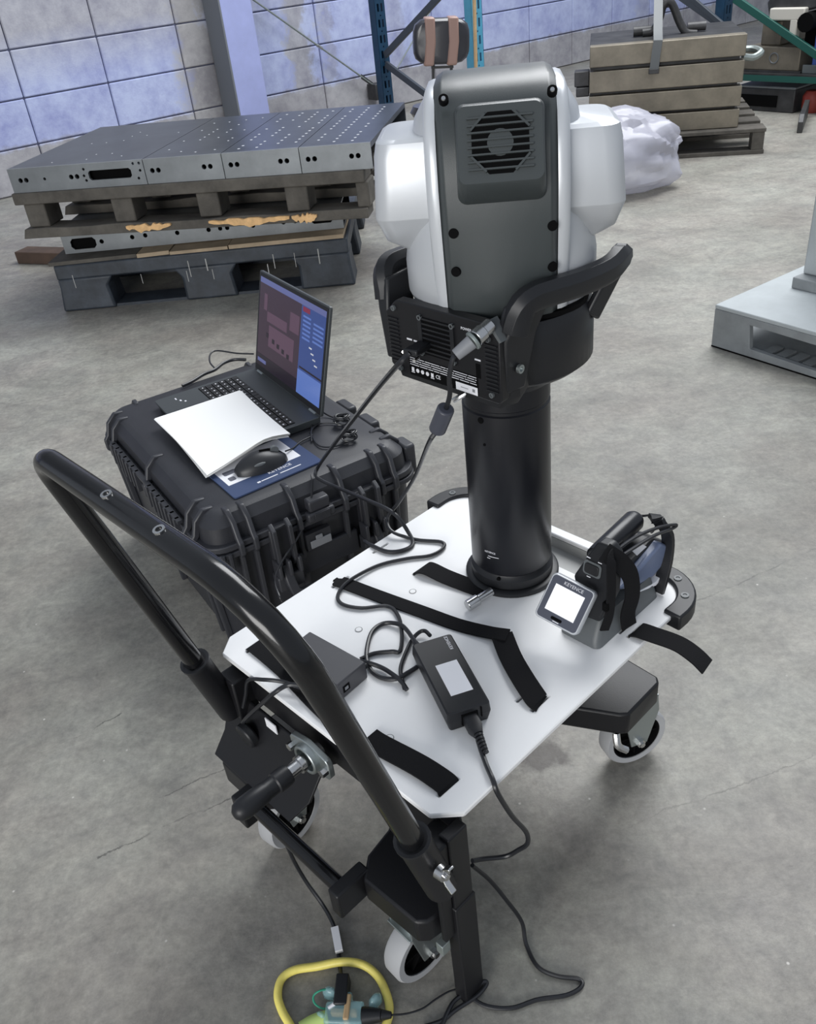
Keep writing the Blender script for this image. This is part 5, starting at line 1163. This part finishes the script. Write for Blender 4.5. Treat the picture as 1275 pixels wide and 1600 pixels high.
# ------------------------------------------------------------------ handheld probe on cradle
hp_ = thing('handheld_probe', 'black handheld measuring probe with square white screen on the trolley', 'probe', TF @ Matrix.Translation((.81, .51, ZD)))
b = MB(TF); b.loft([[(x, y, ZD+.0005) for x, y in rrect(.742, .895, .494, .560, .010, 4)], [(x, y, ZD+.012) for x, y in rrect(.744, .893, .496, .558, .010, 4)], [(x, y, ZD+.040) for x, y in rrect(.765, .885, .503, .552, .008, 4)]]); b.build('cradle', M['dgrey'], hp_, smooth=35)
# screen unit: corners seen at (870,890) (939,930) (908,1001) (832,961)
sy_ = .575
def tq(px, py, x0): return TF @ tx(px, py, x0)
na, ne = R(238), R(36); uz = V((math.cos(na)*math.cos(ne), math.sin(na)*math.cos(ne), math.sin(ne)))
ctr = tq(883, 944, .728)
def onscr(px, py): d = ray(px, py); return V((0, 0, H))+d*((ctr-V((0, 0, H))).dot(uz)/d.dot(uz))
g0, g1, g2, g3_ = [onscr(*q_) for q_ in ((866, 892), (931, 926), (901, 996), (833, 960))]
ctr = (g0+g1+g2+g3_)/4; ux = ((g1-g0)+(g2-g3_)).normalized(); uy = uz.cross(ux)
W_ = ((g1-g0).length+(g2-g3_).length)/2; H_ = ((g0-g3_).length+(g1-g2).length)/2
SM = basis(ctr, ux, uy, uz)
def rq(a, b_, r_, z): return [(x, y, z) for x, y in rrect(-a, a, -b_, b_, r_, 5)]
b = MB(SM); b.loft([rq(W_*.44, H_*.44, .006, -.018), rq(W_*.5, H_*.5, .007, -.013), rq(W_*.5, H_*.5, .007, -.002), rq(W_*.48, H_*.48, .006, 0)]); b.build('screen_housing', M['silver'], hp_, smooth=35)
b = MB(SM); b.loft([rq(W_*.46, H_*.46, .005, 0), rq(W_*.46, H_*.46, .005, .0006)]); sf = b.build('screen_bezel', mat('bezel_grey', rgb(66, 70, 84), .4), hp_)
b = MB(SM); b.box(-W_*.34, W_*.33, -H_*.27, H_*.30, .0006, .001); b.build('display', M['scr'], sf)
text('brand_print', 'KEYENCE', .0068, SM @ Matrix.Translation((.002, H_*.38, .0007)), M['ink'], sf)
b = MB(SM); b.prism(rrect(-.009, .007, -H_*.40, -H_*.34, .0015, 2), .0006, .0014); b.build('button', M['hole'], sf)
b = MB(SM); b.box(-.005, .004, -H_*.435, -H_*.415, .0006, .0009); b.build('button_mark', M['ink'], sf)
# housing with push button
def tyw(px, py, y0_): return TF @ ty(px, py, y0_)
bx = [(.748, .500), (.748, .560)]
hpx = [tx(893, 902, .765), tx(922, 856, .765), tx(940, 862, .765), tx(953, 878, .765), tx(955, 935, .765), tx(940, 970, .765), tx(915, 960, .765)]
b = MB(TF); b.loft([[V((.765+(p_.z-ZD)*.18-.012+dx, p_.y, p_.z)) for p_ in hpx] for dx in (0, .020)]); hs = b.build('button_housing', M['plastic'], hp_, bevel=.004, seg=3, smooth=30)
pb_ = tx(921, 893, .765)
NB = TF @ basis(V((.765+(pb_.z-ZD)*.18-.0125, pb_.y, pb_.z)), V((0, -1, 0)), V((.177, 0, .984)), V((-.984, 0, .177)))
b = MB(NB); b.prism(rrect(-.014, .014, -.0105, .0105, .005, 4), .0, .0012); b.build('button_ring', M['dgrey'], hs)
b = MB(NB); b.prism(rrect(-.011, .011, -.0075, .0075, .004, 4), .0012, .0035); b.build('push_button', M['key'], hs, bevel=.001)
b = MB(NB)
for x_, y_ in ((-.008, .0145), (.010, .0135), (-.004, -.0135)): b.box(x_-.003, x_+.003, y_-.0006, y_+.0006, 0, .0006)
b.build('print_mark', M['ink'], hs)
ga = ty(940, 862, .545); gb = ty(996, 808, .545)
b = MB(TF); dgh = (gb-ga); b.tube([ga-dgh*.18, ga, ga+dgh*.9, gb], [.0150, .0158, .0155, .011], 22); b.build('grip', M['darkcol'], hp_, bevel=.003, smooth=60)
# rear body: silver/blue wedge
def yq(px, py): return ty(px, py, .520)
k1 = [yq(952, 915), yq(985, 880), yq(1018, 842), yq(1035, 848), yq(1030, 865), yq(1005, 895), yq(975, 912)]
b = MB(TF); b.loft([[V((p.x, .503, p.z)) for p in k1], [V((p.x, .535, p.z)) for p in k1]]); b.build('rear_body', M['bluegrey'], hp_, bevel=.004, seg=3)
b = MB(TF); b.loft([[V((p.x+.002, .499, p.z-.008)) for p in (k1[6], k1[5], k1[4], V((k1[4].x, 0, k1[4].z-.008)), V((k1[5].x, 0, k1[5].z-.007)))], [V((p.x+.002, .537, p.z-.008)) for p in (k1[6], k1[5], k1[4], V((k1[4].x, 0, k1[4].z-.008)), V((k1[5].x, 0, k1[5].z-.007)))]]); b.build('white_trim', M['label'], hp_, bevel=.001)
k2 = [ty(945, 905, .54), ty(958, 872, .54), ty(1000, 832, .54), ty(1022, 838, .54), ty(990, 876, .54)]
b = MB(TF); b.loft([[V((p.x, .515, p.z)) for p in k2], [V((p.x, .56, p.z)) for p in k2]]); b.build('body_shell', M['plastic'], hp_, bevel=.004, seg=2)
lm = [ty(985, 858, .514), ty(1003, 850, .514), ty(1010, 862-8, .514), ty(995, 868, .514)]
b = MB(TF); b.loft([[V((p.x, .5135, p.z)) for p in lm], [V((p.x, .5150, p.z)) for p in lm]]); b.build('silver_label', M['label'], hp_)
# cable arcs behind
b = MB(TF); b.tube([ty(985, 805, .56), ty(1005, 806, .55), ty(1020, 806, .53), ty(1025, 822, .52), ty(1018, 832, .51)], .0018, 6, smooth=4); b.build('wrist_cord', M['cable'], hp_)
b = MB(TF); b.tube([ty(960, 862, .51), ty(995, 838, .505), ty(1030, 824, .50), ty(1056, 820, .495), ty(1050, 826, .495), ty(1020, 838, .495), ty(975, 866, .50)], .0024, 8, smooth=5); b.build('probe_cable', M['cable'], hp_)
b = MB(TF)
hp2 = [tl(1028, 925, ZD+.004), ty(1034, 905, .497), ty(1042, 870, .500), ty(1043, 835, .505), ty(1030, 815, .515), ty(1022, 806, .53)]
b.sweep(catmull(hp2, 4), [(-.0035, -.009), (.0035, -.009), (.0035, .009), (-.0035, .009)], (0, -1, 0)); b.build('hook_arm', M['plastic'], hp_, bevel=.001)
# webbing over the probe
strap([ty(p_[0], p_[1], y_) for p_, y_ in (((984, 984), .490), ((981, 960), .489), ((988, 930), .487), ((985, 900), .488), ((972, 882), .492), ((956, 870), .500), ((944, 862), .510))], .026, nm='webbing_strap', par=hp_, ups=(-.25, -1, .25))
strap([ty(944, 985, .492), ty(952, 960, .490), ty(955, 925, .489), ty(955, 890, .491), ty(957, 866, .500), ty(972, 852, .52)], .014, nm='webbing_strap', par=hp_, ups=(-.3, -1, .3))
b = MB(TF); p_ = ty(948, 945, .494); b.box(p_.x-.007, p_.x+.007, .489, .497, p_.z-.007, p_.z+.007); b.build('strap_buckle', M['hole'], hp_, bevel=.0015)

# ================================================================== FLOOR POWER TAP
YZ = .0128
yc = thing('extension_cord', 'thick yellow extension cord looped around the clear plug tap', 'cord', Matrix.Translation(at(525, 1580, 0)))
zr = .007
b = MB(); b.tube([at(p_[0], p_[1], YZ if 510 < p_[0] < 570 and p_[1] < 1520 else zr) for p_ in ((470, 1640), (455, 1605), (441, 1580), (434, 1555), (440, 1530), (460, 1516), (495, 1510), (535, 1503), (568, 1508), (592, 1528), (606, 1560), (608, 1585), (600, 1610), (590, 1640))], .0058, 14, smooth=8); b.build('cord', M['yellow'], yc)
tpq = thing('power_tap', 'clear aqua three-way plug tap lying inside the yellow cord loop', 'power tap', Matrix.Translation(at(540, 1588, 0)))
T1 = RZ(-8, at(545, 1592, 0))
b = MB(T1); b.prism([(-.030, -.016), (.022, -.016), (.022, .014), (.006, .014), (.004, .026), (-.010, .026), (-.012, .014), (-.030, .012)], .002, .022); b.build('clear_body', M['tealclear'], tpq, bevel=.003)
b = MB(T1); b.box(-.004, .004, -.012, .022, .008, .024); b.box(-.022, .014, -.004, .004, .010, .021); b.build('contact_core', M['bamboo'], tpq, bevel=.002)
b = MB(T1); b.tube([(-.026, -.004, .012), (-.044, -.010, .012), (-.060, -.020, .012)], .009, 12, smooth=4); b.build('yellow_green_end', mat('lime_plastic', rgb(180, 205, 120), .4), tpq)
for (px, py, s) in ((519, 1560, .014), (537, 1568, .010), (588, 1572, .013), (505, 1597, .010)):
    Mx = RZ(px, at(px, py, 0)); b = MB(Mx); b.loft([[(s*math.cos(R(60*i))*w_, s*.6*math.sin(R(60*i))*w_, z_) for i in range(6)] for w_, z_ in ((1, .006), (.9, .018), (.4, .022+s*.2))]); b.build('clear_cap', M['tealclear'], tpq, bevel=.002)
b = MB(); b.tube([at(515, 1545, .02), at(500, 1548, .025), at(490, 1556, .022), at(492, 1568, .018), at(505, 1576, .016), at(520, 1572, .018)], .0014, 6, smooth=5); b.build('cap_cord', M['greenw'], tpq)
b = MB(); b.cyl(at(513, 1576, .02), at(532, 1562, .022), .003, n=8); b.build('clear_pin', M['label'], tpq)
k_ = thing('black_plug', 'black rectangular plug standing above the clear tap', 'plug', Matrix.Translation(at(535, 1560, 0)))
P2 = RZ(-6, at(536, 1558, 0)); b = MB(P2); b.box(-.008, .010, -.022, .020, .003, .026); b.build('plug_body', M['plastic'], k_, bevel=.002)
b = MB(); b.tube([at(534, 1535, .014), at(530, 1500, .0032), at(527, 1470, .0045), at(521, 1445, .006), at(505, 1415, .010), at(480, 1380, .04), at(462, 1350, .08), at(448, 1320, .14), at(440, 1300, .18)], .0030, 8, smooth=6); b.build('cord', M['cable'], k_)
p0_ = at(530, 1487, .012); p1_ = at(523, 1450, .010); b = MB(); b.sweep([p0_, (p0_+p1_)/2, p1_], [(-.0055, -.0035), (.0055, -.0035), (.0055, .0035), (-.0055, .0035)]); b.build('white_tag', M['label'], k_)
k2_ = thing('black_plug', 'black plug on the right of the clear tap crossing the yellow cord', 'plug', Matrix.Translation(at(580, 1590, 0)))
u0 = at(566, 1588, .014); u1 = at(596, 1586, .016); u2 = at(612, 1586, .016)
b = MB(); b.loft([]) if False else b.cyl(u0, u1, .012, .008, n=14); b.cyl(u1, u2, .0075, .004, n=10); b.build('plug_body', M['plastic'], k2_, bevel=.001)
b = MB(); b.tube([u2, at(635, 1584, .008), at(660, 1576, .004), at(680, 1562, .004), at(700, 1550, .004), at(716, 1545, .004)], .0014, 6, smooth=5); b.build('cord', M['cable'], k2_)
bpy.context.view_layer.update()
